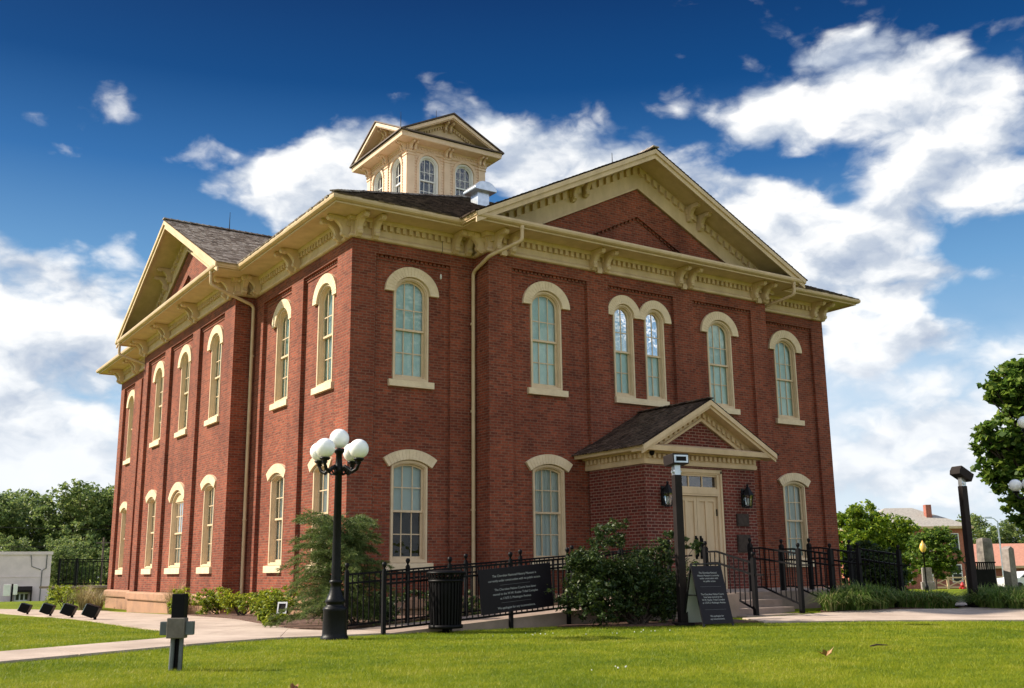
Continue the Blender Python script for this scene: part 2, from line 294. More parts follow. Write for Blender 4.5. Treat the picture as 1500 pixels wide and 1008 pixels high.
# ------------------------------------------------------------------ mesh helpers
class MB:
    def __init__(s): s.v = []; s.f = []; s.sm = []
    def add(s, vs, fs, smooth=False):
        o = len(s.v); s.v += [tuple(p) for p in vs]; s.f += [tuple(i + o for i in f) for f in fs]; s.sm += [smooth] * len(fs)
    def quad(s, *p): s.add(p, [tuple(range(len(p)))])
    def box(s, x0, x1, y0, y1, z0, z1, P=None):
        vs = [(x, y, z) for x in (x0, x1) for y in (y0, y1) for z in (z0, z1)]
        if P: vs = [P(*v) for v in vs]
        s.add(vs, [(0, 1, 3, 2), (4, 6, 7, 5), (0, 4, 5, 1), (2, 3, 7, 6), (0, 2, 6, 4), (1, 5, 7, 3)])
    def obox(s, c, ax, ay, az):
        c, ax, ay, az = map(Vector, (c, ax, ay, az))
        vs = [c + ax * i + ay * j + az * k for i in (-1, 1) for j in (-1, 1) for k in (-1, 1)]
        s.add(vs, [(0, 1, 3, 2), (4, 6, 7, 5), (0, 4, 5, 1), (2, 3, 7, 6), (0, 2, 6, 4), (1, 5, 7, 3)])
    def beam(s, a, b, w, h, up=(0, 0, 1)):
        a, b = Vector(a), Vector(b); d = (b - a); L = d.length; d.normalize(); u = Vector(up)
        sd_ = d.cross(u)
        if sd_.length < 1e-4: sd_ = d.cross(Vector((0, 1, 0)))
        sd_.normalize(); u2 = sd_.cross(d)
        s.obox((a + b) / 2, d * L / 2, sd_ * w / 2, u2 * h / 2)
    def tube(s, pts, r, n=10, caps=True):
        pts = [Vector(p) for p in pts]; rs = r if isinstance(r, (list, tuple)) else [r] * len(pts)
        vs = []; fs = []; ref = None
        for i, p in enumerate(pts):
            d = (pts[min(i + 1, len(pts) - 1)] - pts[max(i - 1, 0)]).normalized()
            if ref is None: ref = Vector((0, 0, 1)) if abs(d.z) < .9 else Vector((1, 0, 0))
            a = d.cross(ref).normalized(); ref = a.cross(d).normalized(); ref = ref if ref.length > 0 else Vector((0, 0, 1))
            b = a.cross(d).normalized()
            for k in range(n):
                an = 2 * math.pi * k / n; vs.append(p + a * math.cos(an) * rs[i] + b * math.sin(an) * rs[i])
        for i in range(len(pts) - 1):
            for k in range(n): fs.append((i * n + k, i * n + (k + 1) % n, (i + 1) * n + (k + 1) % n, (i + 1) * n + k))
        s.add(vs, fs, True)
        if caps:
            s.add(vs[:n], [tuple(range(n))]); s.add(vs[-n:], [tuple(range(n))])
    def lathe(s, prof, n=24, c=(0, 0, 0), smooth=True):
        vs = []; fs = []
        for r_, z in prof:
            for k in range(n):
                a = 2 * math.pi * k / n; vs.append((c[0] + r_ * math.cos(a), c[1] + r_ * math.sin(a), c[2] + z))
        for i in range(len(prof) - 1):
            for k in range(n): fs.append((i * n + k, i * n + (k + 1) % n, (i + 1) * n + (k + 1) % n, (i + 1) * n + k))
        s.add(vs, fs, smooth)
    def sphere(s, c, r, n=24, m=14): s.lathe([(r * math.sin(math.pi * i / m) + 1e-5, -r * math.cos(math.pi * i / m)) for i in range(m + 1)], n, c)
    def prism(s, poly, a0, a1, P):      # poly in (u, z), extruded along the depth a0..a1 ; P(u, depth, z)
        n = len(poly)
        vs = [P(u, a0, z) for u, z in poly] + [P(u, a1, z) for u, z in poly]
        s.add(vs, [tuple(range(n)), tuple(range(2 * n - 1, n - 1, -1))] + [(i, (i + 1) % n, n + (i + 1) % n, n + i) for i in range(n)])
    def ring(s, o, i, d0, d1, P, closed=True):   # band between two outlines with the same point count
        n = len(o); vs = [P(u, d0, z) for u, z in o] + [P(u, d0, z) for u, z in i] + [P(u, d1, z) for u, z in o] + [P(u, d1, z) for u, z in i]
        fs = []
        for k in range(n if closed else n - 1):
            j = (k + 1) % n
            fs += [(k, j, n + j, n + k), (2 * n + k, 3 * n + k, 3 * n + j, 2 * n + j), (k, 2 * n + k, 2 * n + j, j), (n + k, n + j, 3 * n + j, 3 * n + k)]
        if not closed:
            fs += [(0, n, 3 * n, 2 * n), (n - 1, 3 * n - 1, 4 * n - 1, 2 * n - 1)]
        s.add(vs, fs)
    def mesh(s, name, m):
        me = bpy.data.meshes.new(name); me.from_pydata(s.v, [], s.f); me.update()
        me.polygons.foreach_set('use_smooth', s.sm)
        import bmesh
        b = bmesh.new(); b.from_mesh(me); bmesh.ops.recalc_face_normals(b, faces=b.faces); b.to_mesh(me); b.free()
        if m: me.materials.append(MT[m])
        return me
    def build(s, name, m, parent=None, loc=None, rz=0, bevel=0):
        return link(name, s.mesh(name, m), parent, loc, rz, bevel)
def link(name, me, parent=None, loc=None, rz=0, bevel=0):
    o = bpy.data.objects.new(name, me); C.objects.link(o)
    if parent is not None: o.parent = parent
    if loc is not None: o.location = loc
    if rz: o.rotation_euler.z = rz
    if bevel:
        b = o.modifiers.new('bevel', 'BEVEL'); b.width = bevel; b.segments = 2; b.limit_method = 'ANGLE'
    return o
def tag(o, label=None, cat=None, group=None, kind=None):
    for k, v in (('label', label), ('category', cat), ('group', group), ('kind', kind)):
        if v: o[k] = v
    return o
def thing(name, label, cat, loc=(0, 0, 0), rz=0, group=None):
    o = bpy.data.objects.new(name, None); C.objects.link(o); o.location = loc; o.rotation_euler.z = rz; o.empty_display_size = .2
    return tag(o, label, cat, group)
def dup(root, loc, rz=0, label=None):
    r = root.copy(); C.objects.link(r); r.location = loc; r.rotation_euler.z = rz
    if label: r['label'] = label
    for ch in list(root.children):
        c = ch.copy(); C.objects.link(c); c.parent = r
        for g in list(ch.children):
            d = g.copy(); C.objects.link(d); d.parent = c
    return r
def np_mesh(name, verts, faces_n, m):
    """verts (F*k,3) laid out face by face, k = faces_n corners each"""
    me = bpy.data.meshes.new(name); nv = len(verts); nf = nv // faces_n
    me.vertices.add(nv); me.vertices.foreach_set('co', np.ascontiguousarray(verts, dtype=np.float32).ravel())
    me.loops.add(nv); me.loops.foreach_set('vertex_index', np.arange(nv, dtype=np.int32))
    me.polygons.add(nf); me.polygons.foreach_set('loop_start', np.arange(0, nv, faces_n, dtype=np.int32))
    me.polygons.foreach_set('loop_total', np.full(nf, faces_n, dtype=np.int32))
    me.update(calc_edges=True); me.validate()
    if m: me.materials.append(MT[m])
    return me
def strip_mesh(name, rows, m):
    """rows: (N, S, 2, 3) blades: N blades, S cross sections of two points each"""
    N, S = rows.shape[:2]; me = bpy.data.meshes.new(name)
    me.vertices.add(N * S * 2); me.vertices.foreach_set('co', np.ascontiguousarray(rows, dtype=np.float32).ravel())
    b = (np.arange(N) * S * 2)[:, None, None] + (np.arange(S - 1) * 2)[None, :, None] + np.array([0, 1, 3, 2])[None, None, :]
    idx = b.reshape(-1).astype(np.int32); nf = N * (S - 1)
    me.loops.add(nf * 4); me.loops.foreach_set('vertex_index', idx)
    me.polygons.add(nf); me.polygons.foreach_set('loop_start', np.arange(0, nf * 4, 4, dtype=np.int32)); me.polygons.foreach_set('loop_total', np.full(nf, 4, dtype=np.int32))
    me.polygons.foreach_set('use_smooth', np.ones(nf, dtype=bool))
    me.update(calc_edges=True)
    if m: me.materials.append(MT[m])
    return me
def sm(x): x = np.clip(x, 0, 1); return x * x * (3 - 2 * x)
def terr(x, y):
    x = np.asarray(x, float); y = np.asarray(y, float)
    d = (x + 10.52) * .553 + (y + 23.24) * .833; l = -((x + 10.52) * .833 - (y + 23.24) * .553)
    z = -.0215 * np.clip(d - 24 - 6 * sm((x - 3) / 5), 0, 16) - .055 * np.clip(l - 12, 0, 45) * sm((d - 50) / 60) - 1.3 * sm((d - 55) / 45) * sm((-l - 15) / 15)
    s = (x - 10.2) * .551 + (y + 7.6) * .835
    return z + .08 * sm((s + 2) / 2) * sm((x - 6) / 2)
def T(x, y): return float(terr(x, y))

# ------------------------------------------------------------------ ground
def build_ground():
    def axis(lo, hi, step, far):
        a = list(np.arange(lo, hi + .01, step)); s = step
        while a[-1] < far: s *= 1.4; a.append(a[-1] + s)
        s = step; b = []
        x = lo
        while x > -far: s *= 1.4; x -= s; b.append(x)
        return np.array(b[::-1] + a)
    xs = axis(-14, 22, .5, 1500); ys = axis(-20, 40, .5, 1500)
    X, Y = np.meshgrid(xs, ys); Z = terr(X, Y); n = len(xs)
    v = np.stack([X, Y, Z], -1).reshape(-1, 3)
    f = [(j * n + i, j * n + i + 1, (j + 1) * n + i + 1, (j + 1) * n + i) for j in range(len(ys) - 1) for i in range(n - 1)]
    me = bpy.data.meshes.new('ground'); me.from_pydata(v.tolist(), [], f); me.update(); me.materials.append(MT['lawn'])
    me.polygons.foreach_set('use_smooth', [True] * len(f))
    tag(link('ground', me), 'short bright green lawn around the brick building', 'lawn', kind='structure')
build_ground()
def strip(name, left, right, m, lift, label, cat, joints=True, across=6, step=.6):
    """a slab that follows the ground between two border lines, scored with expansion joints"""
    def resamp(p, u):
        p = np.array(p, float); s = np.r_[0, np.cumsum(np.hypot(*np.diff(p, axis=0).T))]; q = u * s[-1]
        return np.stack([np.interp(q, s, p[:, 0]), np.interp(q, s, p[:, 1])], -1)
    p = np.array(left, float); L_ = np.hypot(*np.diff(p, axis=0).T).sum(); n = max(3, int(L_ / step) + 1)
    us, dz = [], []
    for i in range(n):
        u = i / (n - 1)
        if joints and 0 < i < n - 1 and i % 3 == 0:
            e = .009 / L_; us += [u - e, u - e * .6, u + e * .6, u + e]; dz += [0, -.02, -.02, 0]
        else: us.append(u); dz.append(0)
    us = np.array(us); n = len(us); a, b = resamp(left, us), resamp(right, us)
    mb = MB(); V = []
    for i in range(n):
        for k in range(across + 1):
            q = a[i] * (1 - k / across) + b[i] * k / across; V.append((q[0], q[1], T(*q) + lift + dz[i]))
    w = across + 1
    F = [(i * w + k, i * w + k + 1, (i + 1) * w + k + 1, (i + 1) * w + k) for i in range(n - 1) for k in range(across)]
    mb.add(V, F)
    for k in (0, across):                                   # slab edges down into the soil
        e = [V[i * w + k] for i in range(n)]
        mb.add(e + [(x, y, z - lift - .05) for x, y, z in e], [(i, i + 1, n + i + 1, n + i) for i in range(n - 1)])
    for i in (0, n - 1):
        e = V[i * w:(i + 1) * w]
        mb.add(e + [(x, y, z - lift - .05) for x, y, z in e], [(k, k + 1, w + k + 1, w + k) for k in range(across)])
    o = mb.build(name, m); tag(o, label, cat, kind='structure')
    return np.array(list(left) + list(right)[::-1])
def in_poly(px, py, poly):
    inside = np.zeros(px.shape, bool); n = len(poly)
    for i in range(n):
        x0, y0 = poly[i]; x1, y1 = poly[(i + 1) % n]
        c = ((y0 > py) != (y1 > py)) & (px < (x1 - x0) * (py - y0) / (y1 - y0 + 1e-12) + x0); inside ^= c
    return inside
PATHS = []
PATHS.append(strip('side_path', [(-4.0, 26), (-1.1, 19.5), (-1.5, 12), (-1.75, 7), (-2.2, 2.5), (-2.75, -1.5), (-3.1, -4.6), (-2.75, -5.6), (-2.3, -5.75)],
      [(-4.7, 26), (-4.75, 20), (-4.85, 12), (-4.95, 7), (-5.2, 2.0), (-5.15, -1.5), (-4.9, -5.2), (-4.2, -6.9), (-2.3, -6.98)], 'concrete', .03,
      'pale concrete walk along the sunlit left wall', 'walkway', across=8))
PATHS.append(strip('diagonal_path', [(-4.45, -4.75), (-5.0, -5.0), (-5.74, -5.66), (-8.32, -7.06), (-12, -9.1), (-20, -13.4)],
      [(-4.15, -6.86), (-4.6, -6.98), (-5.57, -7.31), (-8.57, -8.95), (-12.3, -11.2), (-20, -15.6)], 'concrete', .034,
      'pale concrete walk crossing the lawn at left', 'walkway'))
PATHS.append(strip('front_path', [(5.55, -7.55), (7.6, -7.5), (9.2, -7.75), (10.2, -8.3), (12.0, -9.55), (16, -12.2), (24, -17.5)],
      [(4.7, -8.95), (6.9, -10.3), (7.6, -10.95), (8.5, -11.9), (9.6, -12.9), (13, -15.4), (21, -20.7)], 'concrete', .03,
      'concrete front walk passing the entrance steps', 'walkway', across=8))
PATHS.append(strip('cross_path', [(11.2, -8.95), (13.5, -6.2), (24, 2)], [(11.9, -9.45), (14.6, -6.9), (25, 1)], 'concrete', .02, 'narrow concrete walk between the two grass mounds', 'walkway', across=3))
BEDS = []
BEDS.append(strip('mulch_bed', [(-.15, 7), (-.1, 4), (-.05, 0.0), (-.1, -.3), (3.6, -.4)], [(-1.7, 7), (-2.0, 3.5), (-2.6, -.5), (-3.05, -4.5), (-2.4, -5.35)], 'mulch', .05, 'brown mulch bed along the foot of the left wall', 'mulch bed', joints=False, across=6, step=.4))
BEDS.append(strip('mulch_bed', [(1.3, -7.05), (3, -7.02), (5.2, -7.0)], [(1.0, -7.3), (2.5, -8.35), (4.75, -8.75)], 'mulch', .035, 'mulch bed under the large dark shrub', 'mulch bed', joints=False, step=.3))
BEDS.append(strip('mulch_bed', [(8.2, -7.35), (9.6, -6.3), (12.4, -5.9)], [(8.4, -7.62), (9.5, -7.85), (11.9, -8.6)], 'mulch', .03, 'mulch bed under the grass mound by the steps', 'mulch bed', joints=False, step=.3))

# ------------------------------------------------------------------ the brick building
BLD = thing('brick_building', 'two-storey red brick hall with cream cornices, arched windows and a rooftop cupola', 'building')
FX1, FX2, FX3, PF = 3.675, 14.384, 18.04, .734
LY1, LY2, LY3, PL = 7.152, 18.067, 24.73, .652
ZB, ZF, ZP = -.9, 9.49, 9.17
REC = .11
def Pf(y0): return lambda u, d, z: (u, y0 + d, z)
def Pl(x0): return lambda u, d, z: (x0 + d, u, z)
def arc_pts(hw, zs, rise, kind, n=14):
    """arch from +hw to -hw"""
    if kind == 'ell': return [(hw * math.cos(math.pi * i / n), zs + rise * math.sin(math.pi * i / n)) for i in range(n + 1)]
    Rr = (hw * hw + rise * rise) / (2 * rise); c = zs + rise - Rr; a = math.asin(min(1, hw / Rr))
    return [(Rr * math.sin(a - 2 * a * i / n), c + Rr * math.cos(a - 2 * a * i / n)) for i in range(n + 1)]
def outline(hw, zb, zs, rise, kind, n=14): return [(-hw, zb), (hw, zb)] + arc_pts(hw, zs, rise, kind, n)
UP = dict(hw=.54, zb=5.885, zs=8.236, rise=.464, kind='ell')
LO = dict(hw=.54, zb=1.24, zs=3.692, rise=.148, kind='seg')
PR = dict(hw=.40, zb=5.885, zs=8.30, rise=.40, kind='ell')
LW = dict(hw=.74, zb=1.24, zs=3.50, rise=.34, kind='seg')
def shift(o, uc): return dict(o, uc=uc)
def panel(mb, P, u0, u1, z0, z1, ops, d=REC, rev=.30):
    """recessed brick panel with arched openings and their reveals"""
    cols = {}
    for o in ops: cols.setdefault(round(o['uc'], 3), []).append(o)
    x = u0
    for uc in sorted(cols):
        os_ = sorted(cols[uc], key=lambda o: o['zb']); w = max(o['hw'] for o in os_)
        mb.quad(P(x, d, z0), P(uc - w, d, z0), P(uc - w, d, z1), P(x, d, z1)); x = uc + w
        zc = z0
        for i, o in enumerate(os_):
            ztop = os_[i + 1]['zb'] if i + 1 < len(os_) else z1
            h = o['hw']
            mb.quad(P(uc - w, d, zc), P(uc + w, d, zc), P(uc + w, d, o['zb']), P(uc - w, d, o['zb']))
            if h < w - 1e-4:
                for sgn in (-1, 1): mb.quad(P(uc + sgn * h, d, o['zb']), P(uc + sgn * w, d, o['zb']), P(uc + sgn * w, d, ztop), P(uc + sgn * h, d, ztop))
            ap = arc_pts(h, o['zs'], o['rise'], o['kind'])
            for (a, za), (b, zb_) in zip(ap, ap[1:]): mb.quad(P(uc + a, d, za), P(uc + b, d, zb_), P(uc + b, d, ztop), P(uc + a, d, ztop))
            full = outline(h, o['zb'], o['zs'], o['rise'], o['kind'])
            for (a, za), (b, zb_) in zip(full, full[1:] + full[:1]):
                mb.quad(P(uc + a, d, za), P(uc + b, d, zb_), P(uc + b, d + rev, zb_), P(uc + a, d + rev, za))
            zc = ztop
    mb.quad(P(x, d, z0), P(u1, d, z0), P(u1, d, z1), P(x, d, z1))
def facade(mb, P, u0, u1, panels):
    x = u0
    for (a, b, ops) in panels:
        mb.quad(P(x, 0, ZB), P(a, 0, ZB), P(a, 0, ZF + .1), P(x, 0, ZF + .1)); x = b
        mb.quad(P(a, 0, ZP), P(b, 0, ZP), P(b, 0, ZF + .1), P(a, 0, ZF + .1))
        mb.quad(P(a, 0, ZP), P(b, 0, ZP), P(b, REC, ZP), P(a, REC, ZP))
        mb.quad(P(a, 0, ZB), P(a, REC, ZB), P(a, REC, ZP), P(a, 0, ZP)); mb.quad(P(b, 0, ZB), P(b, REC, ZB), P(b, REC, ZP), P(b, 0, ZP))
        panel(mb, P, a, b, ZB, ZP, ops)
        n = int((b - a) / .13); st = (b - a) / n                       # corbelled brick course under the panel head
        for i in range(n): mb.box(a + st * (i + .18), a + st * (i + .82), .055, REC + .01, ZP - .06, ZP + .003, P)
        mb.box(a, b, .085, REC + .01, ZP - .13, ZP - .06, P)
    mb.quad(P(x, 0, ZB), P(u1, 0, ZB), P(u1, 0, ZF + .1), P(x, 0, ZF + .1))
mb = MB()
facade(mb, Pf(0), 0, FX1, [(.68, 2.92, [shift(LO, 1.783), shift(UP, 1.783)])])
facade(mb, Pf(-PF), FX1, FX2, [(4.43, 7.03, [shift(LO, 5.628), shift(UP, 5.628)]), (7.8, 10.35, [shift(PR, 8.42), shift(PR, 9.625)]), (11.15, 13.70, [shift(LO, 12.315), shift(UP, 12.315)])])
facade(mb, Pf(0), FX2, FX3, [(15.15, 17.44, [shift(LO, 16.125), shift(UP, 16.125)])])
facade(mb, Pl(0), 0, LY1, [(.91, 3.25, [shift(LO, 1.824), shift(UP, 1.824)]), (4.13, 6.41, [shift(LO, 4.947), shift(UP, 4.947)])])
facade(mb, Pl(-PL), LY1, LY2, [(8.15, 10.75, [shift(LO, 9.134), shift(UP, 9.134)]), (11.56, 14.28, [shift(LW, 12.57), shift(UP, 12.57)]), (15.03, 17.4, [shift(LO, 15.92), shift(UP, 15.92)])])
facade(mb, Pl(0), LY2, LY3, [(18.8, 21.1, [shift(LO, 19.78), shift(UP, 19.78)]), (22.2, 24.1, [shift(LO, 22.86), shift(UP, 22.86)])])
for (x0, y0, x1, y1) in ((FX1, -PF, FX1, 0), (FX2, -PF, FX2, 0), (-PL, LY1, 0, LY1), (-PL, LY2, 0, LY2), (FX3, 0, FX3, LY3), (0, LY3, FX3, LY3)):
    mb.quad((x0, y0, ZB), (x1, y1, ZB), (x1, y1, ZF + .1), (x0, y0, ZF + .1))
mb.build('wall', 'brick', BLD)
ins = MB(); ins.box(.75, FX3 - .4, .75, LY3 - .4, -.5, 9.4); ins.build('inner_room', 'interior', BLD)
# stone water table
sb = MB()
def wall_poly():
    return [(0, 0), (FX1, 0), (FX1, -PF), (FX2, -PF), (FX2, 0), (FX3, 0), (FX3, LY3), (0, LY3), (0, LY2), (-PL, LY2), (-PL, LY1), (0, LY1)]
def off_poly(poly, o):
    n = len(poly); out = []
    for i in range(n):
        (x0, y0), (x1, y1), (x2, y2) = poly[i - 1], poly[i], poly[(i + 1) % n]
        d1 = Vector((x1 - x0, y1 - y0)).normalized(); d2 = Vector((x2 - x1, y2 - y1)).normalized()
        n1 = Vector((d1.y, -d1.x)); n2 = Vector((d2.y, -d2.x)); out.append((x1 + (n1.x + n2.x) * o, y1 + (n1.y + n2.y) * o))
    return out
def sweep(mb, poly, prof, closed_prof=False):
    rows = [[(x, y, z) for x, y in off_poly(poly, o)] for o, z in prof]; n = len(poly)
    vs = [p for r in rows for p in r]; fs = []
    m = len(rows)
    for i in range(m if closed_prof else m - 1):
        for k in range(n): j = (k + 1) % n; i2 = (i + 1) % m; fs.append((i * n + k, i * n + j, i2 * n + j, i2 * n + k))
    mb.add(vs, fs)
WP = wall_poly()
sweep(sb, WP, [(.04, -1.2), (.04, .12), (.10, .14), (.11, .17), (.11, .36), (.06, .41), (-.02, .43)])
sb.build('stone_base', 'stone', BLD)
# cornice
co = MB()
sweep(co, WP, [(-.02, 9.49), (.05, 9.49), (.085, 9.51), (.085, 9.57), (.05, 9.61), (.035, 9.63), (.035, 9.93), (.13, 9.935), (.15, 10.0), (.15, 10.045), (.80, 10.06), (.80, 10.02), (.85, 10.02), (.85, 10.17), (.3, 10.22)])
SEG = [('f', 0, 0, FX1), ('f', -PF, FX1, FX2), ('f', 0, FX2, FX3), ('l', 0, 0, LY1), ('l', -PL, LY1, LY2), ('l', 0, LY2, LY3)]
for (k, c, a, b) in SEG:                                           # dentils
    P = Pf(c) if k == 'f' else Pl(c); n = int((b - a) / .19); st = (b - a) / n
    for i in range(n): co.box(a + st * (i + .2), a + st * (i + .72), -.125, -.03, 9.79, 9.93, P)
for (x, y0, y1) in ((FX1, -PF, 0), (FX2, -PF, 0)):
    for i in range(3): yy = y0 + .12 + i * .22; s = -1 if x == FX1 else 1; co.box(x + s * .03, x + s * .088, yy, yy + .1, 9.80, 9.925)
for i in range(3): yy = -PL + .1 + i * .2; co.box(yy, yy + .1, LY1 - .088, LY1 - .03, 9.80, 9.925)
CO = co.build('cornice', 'cream', BLD)
gt = MB(); sweep(gt, WP, [(.86, 10.065), (.91, 10.07), (.955, 10.10), (.97, 10.15), (.965, 10.205), (.945, 10.215), (.93, 10.20), (.93, 10.12), (.87, 10.10)], True)
gt.build('gutter', 'gutter', BLD)
# brackets
BRK = [(.04, 0), (.60, 0), (.64, -.04), (.65, -.10), (.60, -.15), (.53, -.14), (.50, -.11), (.44, -.12), (.37, -.17), (.30, -.24), (.25, -.32), (.24, -.39), (.27, -.43), (.25, -.49), (.19, -.52), (.15, -.56), (.04, -.57)]
def bracket_mesh(s=1.0, w=.13):
    b = MB(); b.prism([(o * s, z * s) for o, z in BRK], -w / 2, w / 2, lambda u, a, z: (a, -u, z))
    core = [(o * s * .86 + .01, z * s * .9 - .02) for o, z in BRK]
    b.prism(core, -w / 2 - .018, w / 2 + .018, lambda u, a, z: (a, -u, z)); return b.mesh('bracket', 'cream')
BM = bracket_mesh()
def put_bracket(x, y, z, rz, parent=CO, me=BM): return link('bracket', me, parent, (x, y, z), rz)
blk = MB()
def pair(u, k, c, gap=.24, block=True):
    for s in (-1, 1):
        if k == 'f': put_bracket(u + s * gap, c, 10.05, 0)
        else: put_bracket(c, u + s * gap, 10.05, R(-90))
    if block:
        P = Pf(c) if k == 'f' else Pl(c); blk.box(u - .085, u + .085, -.13, -.03, 9.44, 9.60, P)
for u, c in ((.35, 0), (3.2, 0), (4.12, -PF), (7.42, -PF), (10.75, -PF), (14.02, -PF), (17.72, 0)): pair(u, 'f', c, .24 if u not in (3.2,) else .2, u not in (.35, 3.2, 17.72))
for u, c in ((.38, 0), (3.69, 0), (6.85, 0), (7.55, -PL), (11.15, -PL), (14.65, -PL), (17.72, -PL), (18.6, 0), (21.65, 0), (24.4, 0)): pair(u, 'l', c, .16 if u in (6.85,) else .22, c != 0)
for x, y, rz in ((FX1, -PF + .22, -90), (FX2, -PF + .22, 90)): put_bracket(x, y, 10.05, R(rz))
put_bracket(-PL + .2, LY1, 10.05, 0)
blk.build('cornice_block', 'cream', CO)

# gables -------------------------------------------------------------
def gable(P, half, ze, zbase, over, bh, b_apex, slope, parent, trim_m='cream', brick_m='brick', dent=.26, bw=True, inner=True, fas=.24, dz=.0, depth=.5, siding=None):
    """P(u, d, z), u from the gable's axis; half = half width at the eaves, ze = roof line there, bh/b_apex = brick triangle"""
    zr = lambda u: ze + slope * (half - abs(u))
    br = MB(); b2 = bh
    if inner:
        ih = b2 - 1.7; ia = zbase + .0 + slope * ih
        ring_o = [(-b2 - .5, b_apex - slope * (b2 + .5)), (0, b_apex + .25 * slope + .1), (b2 + .5, b_apex - slope * (b2 + .5))]
        q = [(-b2 - .6, zbase), (-ih, zbase), (0, ia), (ih, zbase), (b2 + .6, zbase), (0, b_apex + .3)]
        br.quad(*[P(u, 0, z) for u, z in (q[0], q[1], q[2], q[5])]); br.quad(*[P(u, 0, z) for u, z in (q[2], q[3], q[4], q[5])])
        for (a, za), (b, zb_) in (((-ih, zbase), (0, ia)), ((0, ia), (ih, zbase))): br.quad(P(a, 0, za), P(b, 0, zb_), P(b, .1, zb_), P(a, .1, za))
        br.quad(P(-ih, .1, zbase), P(ih, .1, zbase), P(0, .1, ia))
        n = int(ih / .15)
        for sg in (-1, 1):
            for i in range(n):
                u = ih * (i + .5) / n; z = ia - slope * u
                br.prism([(sg * (u - .045), z - .07 + slope * .045), (sg * (u + .045), z - .07 - slope * .045), (sg * (u + .045), z - slope * .045), (sg * (u - .045), z + slope * .045)], .055, .1, P)
    else:
        br.quad(P(-b2 - .3, 0, zbase), P(b2 + .3, 0, zbase), P(0, 0, b_apex + .15))
    o_br = br.build('gable_wall', brick_m, parent)
    tr = MB()
    zs_top = lambda u: zr(u) - .16                                   # rake soffit
    zfr = lambda u: b_apex - slope * abs(u)                          # lower edge of the raking frieze
    for sg in (-1, 1):
        ue = half
        um = (b_apex - zbase) / slope
        tr.prism([(0, b_apex), (sg * um, zbase), (sg * (half + (ze - .16 - zbase) / slope), zbase), (0, zs_top(0) + .02)], -.045, .02, P)
        off = .07
        tr.prism([(0, b_apex), (sg * um, zbase), (sg * (um + off * 2), zbase), (0, b_apex + off)], -.085, .01, P)   # bed moulding
        for (da, db, lo, hi) in ((-over + .04, 0.0, -.16, -.10), (-over, -over + .05, -fas - .06, -.09), (-over - .05, -over, -.15, -.015)):
            tr.prism([(0, zr(0) + lo), (sg * ue, zr(ue) + lo), (sg * ue, zr(ue) + hi), (0, zr(0) + hi)], da, db, P)
        L = um + 1.0; n = int(L / dent)
        for i in range(n):
            u = L * (i + .5) / n; zt = zs_top(u) - .12
            if zt - dent < zbase: continue
            h2 = dent * .27; dh = dent * .75
            tr.prism([(sg * (u - h2), zt - dh + slope * h2), (sg * (u + h2), zt - dh - slope * h2), (sg * (u + h2), zt - slope * h2), (sg * (u - h2), zt + slope * h2)], -.06 - dent * .3, -.03, P)
    o_tr = tr.build('rake_trim', trim_m, parent)
    return o_br, o_tr
def gable_brackets(P, frac, half, ze, slope, parent, rz, me):
    zr = lambda u: ze + slope * (half - abs(u)) - .17
    for sg in (-1, 1):
        for f in frac:
            u = sg * f; p = P(u, -.02, zr(u) + .02); put_bracket(*p, rz, parent, me)
HF = 6.285; ZE = 10.22
fP = lambda u, d, z: (9.03 + u, -PF + d, z)
gw, gtm = gable(fP, HF, ZE, 10.2, .93, 4.3, 12.38, .5, BLD)
BM2 = bracket_mesh(.9, .12)
gable_brackets(fP, (2.05, 2.5), HF, ZE, .5, gtm, 0, BM2)
HL = 6.39
lP = lambda u, d, z: (-PL + d, 12.61 + u, z)
gw2, gtm2 = gable(lP, HL, ZE, 10.2, .93, 4.35, 12.42, .5, BLD)
gable_brackets(lP, (2.05, 2.5), HL, ZE, .5, gtm2, R(-90), BM2)

# roofs --------------------------------------------------------------
roof = MB()
E = .95
x0, x1, y0, y1 = -E, FX3 + E, -E, LY3 + E; zr0 = 10.21; rise = (x1 - x0) / 2 * .5; xm = (x0 + x1) / 2; h = (x1 - x0) / 2
a, b = (xm, y0 + h, zr0 + rise), (xm, y1 - h, zr0 + rise)
c = [(x0, y0, zr0), (x1, y0, zr0), (x1, y1, zr0), (x0, y1, zr0)]
roof.quad(c[0], c[1], a); roof.quad(c[1], c[2], b, a); roof.quad(c[2], c[3], b); roof.quad(c[3], c[0], a, b)
yb = -E + HF
for sg in (-1, 1):
    roof.quad((9.03, -PF - .97, ZE + .5 * HF), (9.03 + sg * (HF + .05), -PF - .97, ZE - .025), (9.03 + sg * (HF + .05), 0, ZE - .025), (9.03, yb + .3, ZE + .5 * HF))
    roof.quad((-PL - .97, 12.61, ZE + .5 * HL), (-PL - .97, 12.61 + sg * (HL + .05), ZE - .025), (0, 12.61 + sg * (HL + .05), ZE - .025), (5.9, 12.61, ZE + .5 * HL))
for sg in (-1, 1):                                               # lower roofs at the foot of the gables
    roof.quad((9.03 - HF, -PF - .93, 10.2), (9.03 + HF, -PF - .93, 10.2), (9.03 + HF, -PF, 10.3), (9.03 - HF, -PF, 10.3))
    break
roof.quad((-PL - .93, 12.61 - HL, 10.2), (-PL - .93, 12.61 + HL, 10.2), (-PL, 12.61 + HL, 10.3), (-PL, 12.61 - HL, 10.3))
RF = roof.build('roof', 'roof_base', BLD)
